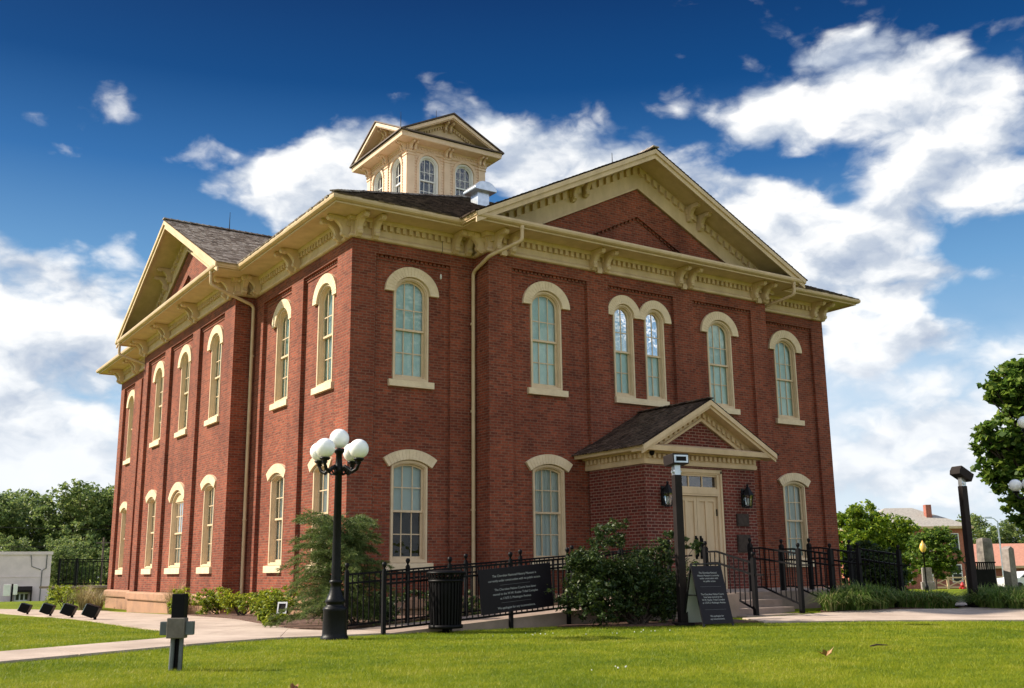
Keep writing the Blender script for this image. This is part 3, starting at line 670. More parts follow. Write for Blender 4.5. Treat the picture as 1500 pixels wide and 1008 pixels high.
def shingles(name, m, parent, org, ux, uy, poly, row=.15, wmin=.09, wmax=.22, lift=.012, thick=.018):
    """courses of split shingles on a sloping plane: org + a*ux (along the eave) + b*uy (up the slope), inside poly (a, b)"""
    org, ux, uy = Vector(org), Vector(ux).normalized(), Vector(uy).normalized(); nn = ux.cross(uy).normalized()
    if nn.z < 0: nn = -nn
    pa = np.array(poly); A0, B0 = pa.min(0); A1, B1 = pa.max(0)
    rr = np.random.default_rng(len(name) + int(A1 * 10)); V = []
    b = B0
    o_, x_, y_, n_ = (np.array(q) for q in (org, ux, uy, nn))
    while b < B1:
        a = A0
        while a < A1:
            w = rr.uniform(wmin, wmax)
            if in_poly(np.array([a + w / 2]), np.array([b + row * .5]), pa)[0]:
                j = rr.uniform(-.018, .012); t0 = lift + .012 + rr.uniform(0, .010); t1 = lift - .004
                g = .004
                lo, hi = b + j, b + row * 1.5
                q = [(a + g, lo, t0), (a + w - g, lo + rr.uniform(-.006, .006), t0), (a + w - g, hi, t1), (a + g, hi, t1)]
                P3 = [o_ + x_ * i + y_ * k + n_ * z for i, k, z in q]; e = [o_ + x_ * i + y_ * k - n_ * .004 for i, k, z in q[:2]]
                V += [P3[0], P3[1], P3[2], P3[3], e[0], e[1], P3[1], P3[0]]
            a += w
        b += row
    V = np.array(V).reshape(-1, 8, 3); nV = len(V)
    me = bpy.data.meshes.new(name); vs = V[:, [0, 1, 2, 3, 4, 5]].reshape(-1, 3)
    fs = []
    for i in range(nV): k = i * 6; fs += [(k, k + 1, k + 2, k + 3), (k + 4, k + 5, k + 1, k)]
    me.from_pydata(vs.tolist(), [], fs); me.update(); me.materials.append(MT[m])
    return link(name, me, parent)
q5 = math.sqrt(1.25); Ls = lambda run: run * q5
# near hip: front slope and left slope, clipped by hips, valleys and the cupola side
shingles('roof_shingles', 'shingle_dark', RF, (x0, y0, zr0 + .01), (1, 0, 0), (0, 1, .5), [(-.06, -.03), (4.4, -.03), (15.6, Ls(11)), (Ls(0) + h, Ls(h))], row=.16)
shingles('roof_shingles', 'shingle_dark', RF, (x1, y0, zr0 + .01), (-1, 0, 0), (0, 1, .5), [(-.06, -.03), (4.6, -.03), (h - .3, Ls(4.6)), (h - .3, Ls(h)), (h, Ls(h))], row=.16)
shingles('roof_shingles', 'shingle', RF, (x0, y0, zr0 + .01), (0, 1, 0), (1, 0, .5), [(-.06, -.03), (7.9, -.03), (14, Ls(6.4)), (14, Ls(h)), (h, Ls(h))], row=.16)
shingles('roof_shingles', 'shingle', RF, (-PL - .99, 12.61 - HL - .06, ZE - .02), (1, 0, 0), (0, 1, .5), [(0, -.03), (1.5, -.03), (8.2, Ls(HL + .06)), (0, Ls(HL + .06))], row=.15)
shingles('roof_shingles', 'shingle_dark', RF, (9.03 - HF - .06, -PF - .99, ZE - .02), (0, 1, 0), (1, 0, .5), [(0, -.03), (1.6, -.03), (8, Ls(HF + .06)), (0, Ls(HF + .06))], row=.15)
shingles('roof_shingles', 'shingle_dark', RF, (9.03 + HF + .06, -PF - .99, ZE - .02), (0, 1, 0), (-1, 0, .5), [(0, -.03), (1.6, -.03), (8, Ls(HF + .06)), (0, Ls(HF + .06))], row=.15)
for (p, q) in (((9.03, -PF - 1.0, ZE + .5 * HF + .05), (9.03, 5.4, ZE + .5 * HF + .05)), ((-PL - 1.0, 12.61, ZE + .5 * HL + .05), (5.6, 12.61, ZE + .5 * HL + .05)), ((x0, y0, zr0 + .05), (a[0], a[1], a[2] + .05))):
    rg = MB(); p, q = Vector(p), Vector(q); n = int((q - p).length / .22)              # ridge caps
    for i in range(n):
        s_, e_ = p.lerp(q, i / n), p.lerp(q, (i + 1.25) / n); rg.beam(s_ + Vector((0, 0, .012)), e_ + Vector((0, 0, -.012)), .24, .035)
    rg.build('ridge_cap', 'shingle', RF)
for (x, y, z, hh) in ((.75, 12.61, ZE + .5 * HL, .75), (9.03, .35, ZE + .5 * HF, .6)):
    r_ = MB(); r_.tube([(x, y, z), (x, y, z + hh)], [.018, .008], 6); r_.sphere((x, y, z + .08), .04, 8, 6); r_.build('lightning_rod', 'black', RF)

# windows ------------------------------------------------------------
I3 = lambda u, d, z: (u, d, z)
def arch_z(o, u, t):
    if o['kind'] == 'ell':
        a_, b_ = o['hw'] - t, o['rise'] - t; return o['zs'] + b_ * math.sqrt(max(0, 1 - (u / a_) ** 2))
    Rr = (o['hw'] ** 2 + o['rise'] ** 2) / (2 * o['rise']); return o['zs'] + o['rise'] - Rr + math.sqrt(max(0, (Rr - t) ** 2 - u * u))
def inset(o, t):
    if o['kind'] == 'ell': return dict(o, hw=o['hw'] - t, zb=o['zb'] + t, rise=o['rise'] - t)
    return dict(o, hw=o['hw'] - t, zb=o['zb'] + t, zs=arch_z(o, o['hw'] - t, t), rise=o['zs'] + o['rise'] - t - arch_z(o, o['hw'] - t, t))
def ol(o): return outline(o['hw'], o['zb'], o['zs'], o['rise'], o['kind'])
def window_meshes(o, cols, hood, sill_hw, tymp=False, sillh=.17, m='sash', hm='hood', glass='glass', rows=2):
    z00 = o['zb']; o = dict(o, zb=0.0, zs=o['zs'] - z00)
    out = {}
    fr = MB(); i1 = inset(o, .10); fr.ring(ol(o), ol(i1), .02, .20, I3)
    fr.ring(ol(inset(o, .02)), ol(inset(o, .075)), -.015, .03, I3)                  # brick mould
    top = o['zs'] + o['rise'] - .10
    if tymp:
        fr.prism(ol(dict(i1, zb=o['zs'] - .04)), .06, .16, I3); top = o['zs'] - .04
        i1 = dict(i1, rise=.02, zs=top - .02)
    zm = .10 + (top - .10) * (.49 if o['kind'] == 'ell' else .5)
    w = i1['hw']; s = .045
    up = dict(i1, zb=zm - .03)
    if tymp:
        fr.ring([(-w, zm - .03), (w, zm - .03), (w, top), (-w, top)], [(-w + s, zm + .03), (w - s, zm + .03), (w - s, top - s), (-w + s, top - s)], .10, .14, I3)
    else:
        iu = inset(up, s); fr.ring(ol(up), ol(iu), .10, .14, I3)
    fr.ring([(-w, .10), (w, .10), (w, zm + .02), (-w, zm + .02)], [(-w + s, .10 + .075), (w - s, .10 + .075), (w - s, zm - .025), (-w + s, zm - .025)], .142, .18, I3)
    fr.box(-w, w, .095, .16, zm - .028, zm + .028)
    ai = (lambda u: top - s) if tymp else (lambda u: arch_z(dict(i1), u, s))
    for k in range(1, cols):
        u = -w + 2 * w * k / cols
        fr.box(u - .013, u + .013, .112, .138, zm, ai(u) + .01); fr.box(u - .013, u + .013, .150, .176, .16, zm - .01)
    wi = w - s
    zh = zm + (o['zs'] - zm) * (.56 if o['kind'] == 'ell' and False else .5) + (.06 if o['kind'] == 'ell' else .02)
    fr.box(-wi - .01, wi + .01, .113, .137, zh - .013, zh + .013)
    zl = .175 + (zm - .2) * .5; fr.box(-wi - .01, wi + .01, .151, .175, zl - .013, zl + .013)
    out['frame'] = fr.mesh('window_frame', m)
    g = MB(); g.quad(*[(u, .125, z) for u, z in (ol(inset(up, .02)) if not tymp else [(-wi, zm), (wi, zm), (wi, top - s), (-wi, top - s)])])
    g.quad((-wi - .01, .163, .12), (wi + .01, .163, .12), (wi + .01, .163, zm), (-wi - .01, .163, zm)); out['glass'] = g.mesh('glass', glass)
    if hood:
        hb = MB(); oo, ii = hood; oo = [(u, z - z00) for u, z in oo]; ii = [(u, z - z00) for u, z in ii]
        n = len(oo)
        for k in range(n - 1):                                                     # voussoirs with fine joints
            f = lambda p, q, t_: (p[0] + (q[0] - p[0]) * t_, p[1] + (q[1] - p[1]) * t_)
            t0, t1 = .0, 1.0
            hb.prism([f(oo[k], oo[k + 1], t0), f(oo[k], oo[k + 1], t1), f(ii[k], ii[k + 1], t1), f(ii[k], ii[k + 1], t0)], -.075, .04, I3)
            hb.prism([f(oo[k], oo[k + 1], .06), f(oo[k], oo[k + 1], .94), f(ii[k], ii[k + 1], .94), f(ii[k], ii[k + 1], .06)], -.083, -.07, I3)
        out['hood'] = hb.mesh('window_hood', hm)
    if sill_hw:
        sl = MB(); sl.prism([(-.10, -.0), (.20, .03), (.20, -sillh), (-.10, -sillh)], -sill_hw, sill_hw, lambda a_, b_, z: (b_, a_, z)); out['sill'] = sl.mesh('window_sill', hm)
    return out, z00, top, zm, w
def ellhood(a, b, zs, a2, b2, n=21): return ([(a * math.cos(math.pi * i / n), zs + b * math.sin(math.pi * i / n)) for i in range(n + 1)], [(a2 * math.cos(math.pi * i / n), zs + b2 * math.sin(math.pi * i / n)) for i in range(n + 1)])
def seghood(hw, zt, rise, th, n=15):
    Rr = (hw * hw + rise * rise) / (2 * rise); c_ = zt - Rr; an = math.asin(hw / Rr)
    f = lambda r_: [(r_ * math.sin(an - 2 * an * i / n), c_ + r_ * math.cos(an - 2 * an * i / n)) for i in range(n + 1)]
    return f(Rr + th), f(Rr)
WT = {'up': window_meshes(UP, 3, ellhood(.80, .72, 8.236, .53, .455), .66),
      'lo': window_meshes(LO, 3, seghood(.62, 3.84, .20, .26), .66, sillh=.19, glass='glass_low'),
      'pr': window_meshes(PR, 2, ellhood(.64, .65, 8.30, .39, .39), None),
      'lw': window_meshes(LW, 4, seghood(.80, 3.86, .40, .27), .90, tymp=True, sillh=.19)}
def blind_mesh(o, z00, name, m, lo=.05, hi=None, folds=0):
    b = MB(); zt = (hi if hi is not None else o['zs'] + o['rise'] - z00)
    n = 28 if folds else 1
    for k in range(n):
        u0_, u1_ = -o['hw'] + 2 * o['hw'] * k / n, -o['hw'] + 2 * o['hw'] * (k + 1) / n
        d0, d1 = .205 + folds * math.sin(k * 1.9), .205 + folds * math.sin((k + 1) * 1.9)
        b.add([(u0_, d0, lo), (u1_, d1, lo), (u1_, d1, zt), (u0_, d0, zt)], [(0, 1, 2, 3)], True)
    return b.mesh(name, m)
BL = {'up': blind_mesh(UP, UP['zb'], 'blind', 'blind'), 'pr': blind_mesh(PR, PR['zb'], 'blind', 'blind'),
      'lo': blind_mesh(LO, LO['zb'], 'curtain', 'curtain', folds=.02), 'lw': blind_mesh(LW, LW['zb'], 'curtain', 'curtain', folds=.02),
      'half': blind_mesh(LO, LO['zb'], 'blind', 'pale_blind', lo=1.30)}  # upper sash only, coloured as its sky reflection
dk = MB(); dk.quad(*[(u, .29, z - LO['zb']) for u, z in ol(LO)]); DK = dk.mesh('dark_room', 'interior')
def window(kind, uc, face, c, label=None, blind=None):
    ms, z00 = WT[kind][0], WT[kind][1]
    loc, rz = ((uc, c + REC, z00), 0) if face == 'f' else ((c + REC, uc, z00), R(-90))
    w = link('window', ms['frame'], BLD, loc, rz)
    for k, n in (('glass', 'glass'), ('hood', 'window_hood'), ('sill', 'window_sill')):
        if k in ms: link(n, ms[k], w)
    b = BL[blind or kind]; link(b.name.split('.')[0], b, w)
    if blind == 'half': link('dark_room', DK, w)
    if label: w['label'] = label
    return w
for uc, c in ((1.783, 0), (5.628, -PF), (12.315, -PF), (16.125, 0)):
    window('up', uc, 'f', c); window('lo', uc, 'f', c, blind='half' if uc < 2 else None, label='lower window with dark open lower sash' if uc < 2 else None)
for uc in (8.42, 9.625): window('pr', uc, 'f', -PF)
ps = MB(); ps.box(8.005, 10.03, -PF + REC - .10, -PF + REC + .2, 5.715, 5.888); ps.build('window_sill', 'hood', BLD)
for uc, c in ((1.824, 0), (4.947, 0), (9.134, -PL), (12.57, -PL), (15.92, -PL), (19.78, 0), (22.86, 0)):
    window('up', uc, 'l', c)
    if uc == 12.57: window('lw', 12.57, 'l', -PL, label='wide lower window with solid cream arch panel')
    else: window('lo', uc, 'l', c)

# downspouts ---------------------------------------------------------
def downspout(pts, r=.052):
    d = MB()
    pts = [Vector(p) for p in pts]; sm_ = [pts[0]]
    for i in range(1, len(pts) - 1):
        a_, b_, c_ = pts[i - 1], pts[i], pts[i + 1]; k = min(.12, (b_ - a_).length * .4, (c_ - b_).length * .4)
        s_ = b_ + (a_ - b_).normalized() * k; e_ = b_ + (c_ - b_).normalized() * k
        for j in range(5): tt = j / 4; sm_.append(s_ * (1 - tt) ** 2 + b_ * 2 * tt * (1 - tt) + e_ * tt * tt)
    sm_.append(pts[-1]); d.tube(sm_, r, 12)
    top = pts[0]; d.tube([top + Vector((0, 0, -.1)), top + Vector((0, 0, .0))], r * 1.25, 12)
    v = [p for p in pts if abs(p.z) < 12]
    for zz in (2.6, 5.2, 7.6):
        if pts[-1].z < zz < pts[-2].z: d.tube([(pts[-1].x, pts[-1].y, zz - .025), (pts[-1].x, pts[-1].y, zz + .025)], r * 1.3, 12)
    return d.build('downspout', 'gutter', BLD)
downspout([(FX1 + .52, -PF - .88, 10.08), (FX1 + .52, -PF - .88, 9.66), (FX1 - .09, -.95, 9.32), (FX1 - .11, -.13, 9.05), (FX1 - .11, -.09, .1)])
downspout([(FX2 + .45, -PF - .88, 10.08), (FX2 + .45, -PF - .88, 9.66), (FX2 + .12, -.30, 9.40), (FX2 + .12, -.09, 9.2), (FX2 + .12, -.09, .1)])
downspout([(-PL - .88, LY1 - .25, 10.08), (-PL - .88, LY1 - .25, 9.66), (-.12, LY1 - .14, 9.2), (-.10, LY1 - .14, .05)])
downspout([(-PL - .88, LY2 + .55, 10.08), (-PL - .88, LY2 + .55, 9.6), (-.14, LY2 + .14, 9.1), (-.10, LY2 + .14, .05)])
# wire and little lamp left hanging by the corner
wr = MB(); wr.tube([(2.62, -.10, 10.0), (2.60, -.11, 9.75), (2.61, -.10, 9.52), (2.60, -.02, 9.40)], .007, 6); wr.build('hanging_wire', 'black', BLD)
wr = MB(); wr.lathe([(.001, -.09), (.022, -.07), (.026, 0), (.016, .05), (.001, .07)], 8, (2.60, -.03, 8.82)); wr.build('small_light', 'white', BLD)

# cupola -------------------------------------------------------------
CX, CY, CH = 8.98, 12.6, 1.78
cw = MB(); cup_sides = [(lambda u, d, z: (CX + u, CY - CH + d, z), 0), (lambda u, d, z: (CX - CH + d, CY + u, z), R(-90)), (lambda u, d, z: (CX + u, CY + CH - d, z), R(180)), (lambda u, d, z: (CX + CH - d, CY + u, z), R(90))]
CUW = dict(hw=.46, zb=15.35, zs=16.98, rise=.44, kind='ell'); CUZ0, CUZ1 = 13.4, 17.72
cwin = window_meshes(CUW, 3, ellhood(.56, .54, 16.98, .45, .43), .5, m='white', hm='cupola', glass='glass_cupola')
for P, rz in cup_sides:
    panel(cw, P, -CH, CH, CUZ0, CUZ1, [shift(CUW, -.83), shift(CUW, .83)], d=0, rev=.2)
    z = CUZ0 + 1.2
    while z < 17.42:                                              # clapboards, cut around windows and pilasters
        for (a_, b_) in ((-1.5, -.83 - .53), (-.83 + .53, -.15), (.15, .83 - .53), (.83 + .53, 1.5)):
            cw.add([P(a_, -.032, z), P(b_, -.032, z), P(b_, -.004, z + .118), P(a_, -.004, z + .118), P(a_, -.0, z - .002), P(b_, -.0, z - .002)], [(0, 1, 2, 3), (4, 5, 1, 0)])
        z += .118
    for (a_, b_) in ((-1.80, -1.5), (-.14, .14), (1.5, 1.80)):
        cw.box(a_, b_, -.06, .02, CUZ0, 17.42, P); cw.box(a_ - .03, b_ + .03, -.09, .02, 17.28, 17.34, P); cw.box(a_ - .03, b_ + .03, -.10, .02, 17.40, 17.46, P)
    for s in (-1, 1):
        for (a_, b_) in ((s * .83 - .56, s * .83 - .45), (s * .83 + .45, s * .83 + .56)): cw.box(a_, b_, -.05, .02, 15.3, 17.02, P)
CUP = cw.build('cupola', 'cupola', BLD)
cc = MB(); cp = [(CX - CH, CY - CH), (CX + CH, CY - CH), (CX + CH, CY + CH), (CX - CH, CY + CH)]
sweep(cc, cp, [(-.02, 17.46), (.04, 17.46), (.06, 17.5), (.03, 17.53), (.03, 17.68), (.06, 17.70), (.07, 17.76), (.50, 17.80), (.50, 17.78), (.54, 17.80), (.56, 17.98), (.52, 18.0), (0, 18.06)])
for P, rz in cup_sides:
    for i in range(26): u = -CH + (i + .5) * 2 * CH / 26; cc.box(u - .035, u + .035, -.065, -.02, 17.59, 17.67, P)
CUC = cc.build('cupola_cornice', 'cupola', BLD)
BM3 = bracket_mesh(.62, .07); BM3.materials[0] = MT['cupola']
for P, rz in cup_sides:
    for u in (-1.70, -1.52, -.09, .09, 1.52, 1.70): p = P(u, -.03, 17.79); put_bracket(*p, rz, CUC, BM3)
for P, rz in cup_sides[:2]:
    for s in (-1, 1):
        p = P(s * .83, .02, CUW['zb']); w = link('window', cwin[0]['frame'], BLD, p, rz)
        for k, n in (('glass', 'glass'), ('hood', 'window_hood'), ('sill', 'window_sill')): link(n, cwin[0][k], w)
ci = MB(); ci.box(CX - CH + .35, CX + CH - .35, CY - CH + .35, CY + CH - .35, 13.5, 17.7); ci.build('cupola_room', 'interior', BLD)
cr = MB(); hc = CH + .60; zc = 18.02
gab = [(-hc - .04, zc - .02), (0, zc + .5 * hc), (hc + .04, zc - .02), (hc + .04, zc + .035), (0, zc + .5 * hc + .06), (-hc - .04, zc + .035)]
cr.prism(gab, -hc - .02, hc + .02, lambda u, d, z: (CX + u, CY + d, z)); cr.prism(gab, -hc - .02, hc + .02, lambda u, d, z: (CX + d, CY + u, z))
CR = cr.build('cupola_roof', 'shingle_dark', BLD)
sweepc = MB(); sweep(sweepc, cp, [(.60, 17.99), (.60, 18.025), (.0, 18.16)]); sweepc.build('eave_shingles', 'shingle_dark', CR)
cg = MB()
for P, rz in cup_sides:
    g_w, g_t = gable(P, hc - .06, zc + .02, 18.02, .52, 1.8, 18.93, .5, BLD, 'cupola', 'cupola', dent=.12, inner=False, fas=.13)
    gable_brackets(P, (.12,), hc - .06, zc - .02, .5, g_t, rz, BM3)
for (x, y) in ((CX - 1.2, CY), (CX, CY - .9)):
    r_ = MB(); r_.tube([(x, y, zc + .5 * hc), (x, y, zc + .5 * hc + .75)], [.016, .007], 6); r_.build('lightning_rod', 'black', CR)

# metal roof vent ----------------------------------------------------
vx, vy, vz = 7.62, 6.05, 13.78
v_ = MB(); v_.box(vx - .24, vx + .24, vy - .24, vy + .24, vz - .5, vz + .42); v_.box(vx - .27, vx + .27, vy - .27, vy + .27, vz - .5, vz - .14)
VT = v_.build('roof_vent', 'galv', BLD, bevel=.01)
hd = MB(); hd.prism([(-.44, .36), (-.46, .42), (-.44, .47), (-.28, .64), (-.12, .70), (.12, .70), (.28, .64), (.44, .47), (.46, .42), (.44, .36)], vy - .42, vy + .42, lambda u, d, z: (vx + u, d, vz + z))
hd.build('vent_hood', 'galv', VT, bevel=.015)

# ------------------------------------------------------------------ entrance porch (part of the building)
PX0, PX1, PY = 6.93, 10.92, -3.071; PXC = (PX0 + PX1) / 2; DZ = .50
DX0, DX1, DZT = 7.83, 9.69, 3.64
pw = MB()
for (p, q) in (((PX0, PY), (PX0, -PF)), ((PX1, PY), (PX1, -PF))): pw.quad((p[0], p[1], ZB), (q[0], q[1], ZB), (q[0], q[1], 3.8), (p[0], p[1], 3.8))
pw.quad((PX0, PY, ZB), (DX0, PY, ZB), (DX0, PY, 3.8), (PX0, PY, 3.8)); pw.quad((DX1, PY, ZB), (PX1, PY, ZB), (PX1, PY, 3.8), (DX1, PY, 3.8))
pw.quad((DX0, PY, DZT), (DX1, PY, DZT), (DX1, PY, 3.8), (DX0, PY, 3.8))
for x in (DX0, DX1): pw.quad((x, PY, 0), (x, PY + .25, 0), (x, PY + .25, DZT), (x, PY, DZT))
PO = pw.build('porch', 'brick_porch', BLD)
pc = MB(); pp = [(PX0, PY), (PX1, PY), (PX1, -PF + 1), (PX0, -PF + 1)]
sweep(pc, pp, [(-.02, 3.70), (.05, 3.70), (.06, 3.74), (.06, 3.80), (.045, 3.82), (.045, 3.97), (.14, 3.98), (.14, 4.02), (.36, 4.02), (.37, 4.00), (.42, 4.01), (.44, 4.13), (.40, 4.15), (0, 4.25)])
for i in range(24): u = PX0 + (i + .5) * (PX1 - PX0) / 24; pc.box(u - .045, u + .045, PY - .12, PY - .03, 3.85, 3.965)
for i in range(14): yv = PY + (i + .5) * (-PF - PY) / 14; pc.box(PX0 - .12, PX0 - .03, yv - .045, yv + .045, 3.85, 3.965)
link('porch_cornice', pc.mesh('porch_cornice', 'cream'), PO)
pP = lambda u, d, z: (PXC + u, PY + d, z)
PH, PZ = 2.43, 4.13
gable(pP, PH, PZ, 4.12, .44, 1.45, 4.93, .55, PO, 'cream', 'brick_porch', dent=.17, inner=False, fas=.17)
pr = MB()
for sg in (-1, 1): pr.quad((PXC, PY - .46, PZ + .55 * PH), (PXC + sg * (PH + .04), PY - .46, PZ - .02), (PXC + sg * (PH + .04), -PF + REC, PZ - .02), (PXC, -PF + REC, PZ + .55 * PH))
PRF = pr.build('porch_roof', 'roof_base', PO)
q55 = math.sqrt(1 + .55 ** 2)
for sg in (-1, 1): shingles('roof_shingles', 'shingle_dark', PRF, (PXC + sg * (PH + .06), PY - .48, PZ - .03), (0, 1, 0), (-sg, 0, .55), [(0, -.02), (-PF + .1 - PY + .48, -.02), (-PF + .1 - PY + .48, PH * q55 + .05), (0, PH * q55 + .05)], row=.13, wmin=.07, wmax=.15)
rc = MB(); n = 14
for i in range(n): ya = PY - .5 + i * .21; rc.beam((PXC, ya, PZ + .55 * PH + .045), (PXC, ya + .26, PZ + .55 * PH + .025), .2, .03)
rc.build('ridge_cap', 'shingle_dark', PRF)
# double door
dr = MB()
dr.box(DX0, DX0 + .2, PY + .02, PY + .2, DZ - .1, DZT); dr.box(DX1 - .2, DX1, PY + .02, PY + .2, DZ - .1, DZT); dr.box(DX0 + .2, DX1 - .2, PY + .02, PY + .2, DZT - .14, DZT)
dr.box(DX0 + .2, DX1 - .2, PY + .02, PY + .2, 2.93, 3.12); dr.box(DX0 + .18, DX1 - .18, PY + .005, PY + .06, 2.98, 3.06)
for (a_, b_) in ((DX0 + .04, DX0 + .10), (DX1 - .10, DX1 - .04)): dr.box(a_, b_, PY - .012, PY + .03, DZ - .1, DZT - .04)
dr.box(DX0 + .04, DX1 - .04, PY - .012, PY + .03, DZT - .1, DZT - .04)
dm = (DX0 + DX1) / 2; ra, rb = DX0 + .2, DX1 - .2
def leaf(a_, b_):
    dr.box(a_ + .006, b_ - .006, PY + .12, PY + .17, DZ, 2.925)
    st = .10; zr_ = [DZ, DZ + .22, 1.55, 1.67, 2.80, 2.925]
    m3 = (a_ + b_) / 2
    for (p, q) in ((a_ + .006, a_ + st), (m3 - .05, m3 + .05), (b_ - st, b_ - .006)): dr.box(p, q, PY + .085, PY + .125, DZ + .01, 2.92)
    for (p, q) in ((DZ + .01, DZ + .22), (1.18, 1.32), (2.79, 2.92)):
        for (i, j) in ((a_ + st, m3 - .05), (m3 + .05, b_ - st)): dr.box(i, j, PY + .087, PY + .123, p, q)
leaf(ra, dm); leaf(dm, rb)
tz0, tz1 = 3.14, DZT - .15
for x in (ra + (rb - ra) * k / 3 for k in (1, 2)): dr.box(x - .018, x + .018, PY + .09, PY + .13, tz0, tz1)
dr.box(ra, rb, PY + .06, PY + .14, 3.12, 3.17); dr.box(ra, rb, PY + .06, PY + .14, DZT - .19, DZT - .14)
DO = dr.build('double_door', 'cream', BLD)
tg = MB(); tg.quad((ra, PY + .115, 3.12), (rb, PY + .115, 3.12), (rb, PY + .115, DZT - .14), (ra, PY + .115, DZT - .14)); tg.build('transom_glass', 'glass_cupola', DO)
db = MB(); db.box(ra, rb, PY + .30, PY + .34, 3.0, 3.7); db.build('transom_backing', 'interior', DO)
for s in (-1, 1):
    h_ = MB(); x = dm + s * .085
    h_.tube([(x, PY + .085, 1.33), (x, PY + .02, 1.36), (x, PY + .005, 1.5), (x, PY + .005, 1.68), (x, PY + .02, 1.80), (x, PY + .085, 1.84)], .022, 8); h_.box(x - .035, x + .035, PY + .07, PY + .088, 1.28, 1.88); h_.build('handle', 'black', DO)
for zz in (1.15, 2.5):
    h_ = MB(); h_.box(rb - .03, rb + .03, PY + .06, PY + .09, zz - .09, zz + .09); h_.build('hinge', 'black', DO)
# lanterns
def lantern(x, z):
    m_ = MB(); y = PY - .20
    m_.lathe([(.001, .42), (.03, .40), (.035, .36), (.02, .35), (.05, .32), (.10, .22), (.165, .12), (.17, .10), (.001, .10)], 6, (x, y, z), False)
    m_.lathe([(.001, -.24), (.10, -.24), (.10, -.20), (.001, -.20)], 6, (x, y, z), False)
    for k in range(6):
        an = 2 * math.pi * k / 6; m_.beam((x + .10 * math.cos(an), y + .10 * math.sin(an), z - .22), (x + .15 * math.cos(an), y + .15 * math.sin(an), z + .11), .018, .018)
    m_.tube([(x, PY + .01, z - .1), (x, y + .1, z - .16), (x, y, z - .24)], .016, 6); m_.tube([(x, PY + .01, z + .2), (x, y, z + .3)], .014, 6); m_.box(x - .06, x + .06, PY - .02, PY + .01, z - .2, z + .3)
    L = m_.build('wall_lantern', 'lamp_iron', BLD)
    g_ = MB(); g_.lathe([(.09, -.2), (.138, .1)], 6, (x, y, z), False); g_.build('glass', 'glass_lamp', L)
    b_ = MB(); b_.lathe([(.001, -.18), (.045, -.16), (.06, -.09), (.045, -.01), (.02, .02), (.001, .03)], 12, (x, y, z)); b_.build('bulb_chimney', 'white', L)
lantern(7.50, 2.84); lantern(10.41, 2.87)
for (x0_, x1_, z0_, z1_) in ((10.12, 10.58, 2.15, 2.48), (10.10, 10.60, 1.45, 1.92)):
    p_ = MB(); p_.box(x0_, x1_, PY - .03, PY + .0, z0_, z1_); p_.box(x0_ + .03, x1_ - .03, PY - .04, PY - .029, z0_ + .03, z1_ - .03); PQ = p_.build('bronze_plaque', 'bronze', BLD)
cd_ = MB(); cd_.lathe([(.001, -.09), (.05, -.07), (.07, -.02), (.075, .03), (.001, .03)], 12, (PX0 + .12, PY - .16, 3.98)); cd_.build('security_camera', 'black', BLD)

# ------------------------------------------------------------------ landing, steps, ramp
st = MB()
st.box(4.7, 11.6, -6.1, PY, -.4, .50)
for k, (y_, z_) in enumerate(((-6.45, .335), (-6.8, .17))):
    st.box(6.15, 8.0, y_, -6.1 + .0 - (0 if k == 0 else .35), -.4, z_); st.box(9.7, 11.5, y_, -6.1 - (0 if k == 0 else .35), -.4, z_ + .03)
st.box(6.0, 8.1, -7.25, -6.8, -.3, .045)
ST = st.build('entrance_steps', 'concrete2'); tag(ST, 'low concrete landing and steps before the porch door', 'steps', kind='structure'); 
bvl = ST.modifiers.new('bevel', 'BEVEL'); bvl.width = .015; bvl.segments = 2
RSL = .065
rz_ = lambda x: .01 + RSL * max(0, x + 2.45)
rm = MB(); rm.add([(x, y, z) for x in (-2.45, 4.7) for y in (-6.95, -5.4) for z in (-.3, rz_(x))], [(0, 1, 3, 2), (4, 6, 7, 5), (0, 4, 5, 1), (2, 3, 7, 6), (0, 2, 6, 4), (1, 5, 7, 3)])
rm.box(4.7, 6.1, -6.95, -6.1, -.3, .497)
tag(rm.build('ramp', 'concrete2'), 'sloping concrete access ramp behind the black railing', 'ramp', kind='structure')
def ball_cap(mb, x, y, z, w):
    mb.box(x - w * .75, x + w * .75, y - w * .75, y + w * .75, z, z + .025); mb.lathe([(.02, .02), (.018, .05), (.036, .075), (.044, .105), (.036, .14), (.001, .155)], 10, (x, y, z))
def railing(name, label, xs, y, zbase, ztop, posts, w=.065, foot=None, group=None, mid=(.16,)):
    """xs = (x0, x1) along the facade; zbase(x), ztop(x) rails"""
    t_ = thing(name, label, 'railing', (xs[0], y, T(xs[0], y)), 0, group)
    def B(mb, nm): o = mb.build(nm, 'black'); o.parent = t_; o.matrix_parent_inverse = Matrix.Translation(t_.location).inverted(); return o
    for x in posts:
        p_ = MB(); p_.box(x - w / 2, x + w / 2, y - w / 2, y + w / 2, (foot(x) if foot else zbase(x) - .1), ztop(x) + .06); ball_cap(p_, x, y, ztop(x) + .06, w / 2); B(p_, 'post')
    for dz in (0,) + tuple(mid):
        r_ = MB(); r_.beam((xs[0], y, ztop(xs[0]) - dz), (xs[1], y, ztop(xs[1]) - dz), .04, .035); B(r_, 'rail')
    r_ = MB(); r_.beam((xs[0], y, zbase(xs[0]) + .08), (xs[1], y, zbase(xs[1]) + .08), .04, .035); B(r_, 'rail')
    for a_, b_ in zip(posts, posts[1:]):
        k = MB(); n_ = max(2, round((b_ - a_) / .115))
        for i in range(1, n_): x = a_ + (b_ - a_) * i / n_; k.box(x - .009, x + .009, y - .009, y + .009, zbase(x) + .08, ztop(x))
        B(k, 'baluster_panel')
    return t_
fz = lambda x: 1.0 + RSL * (x + 2.45)
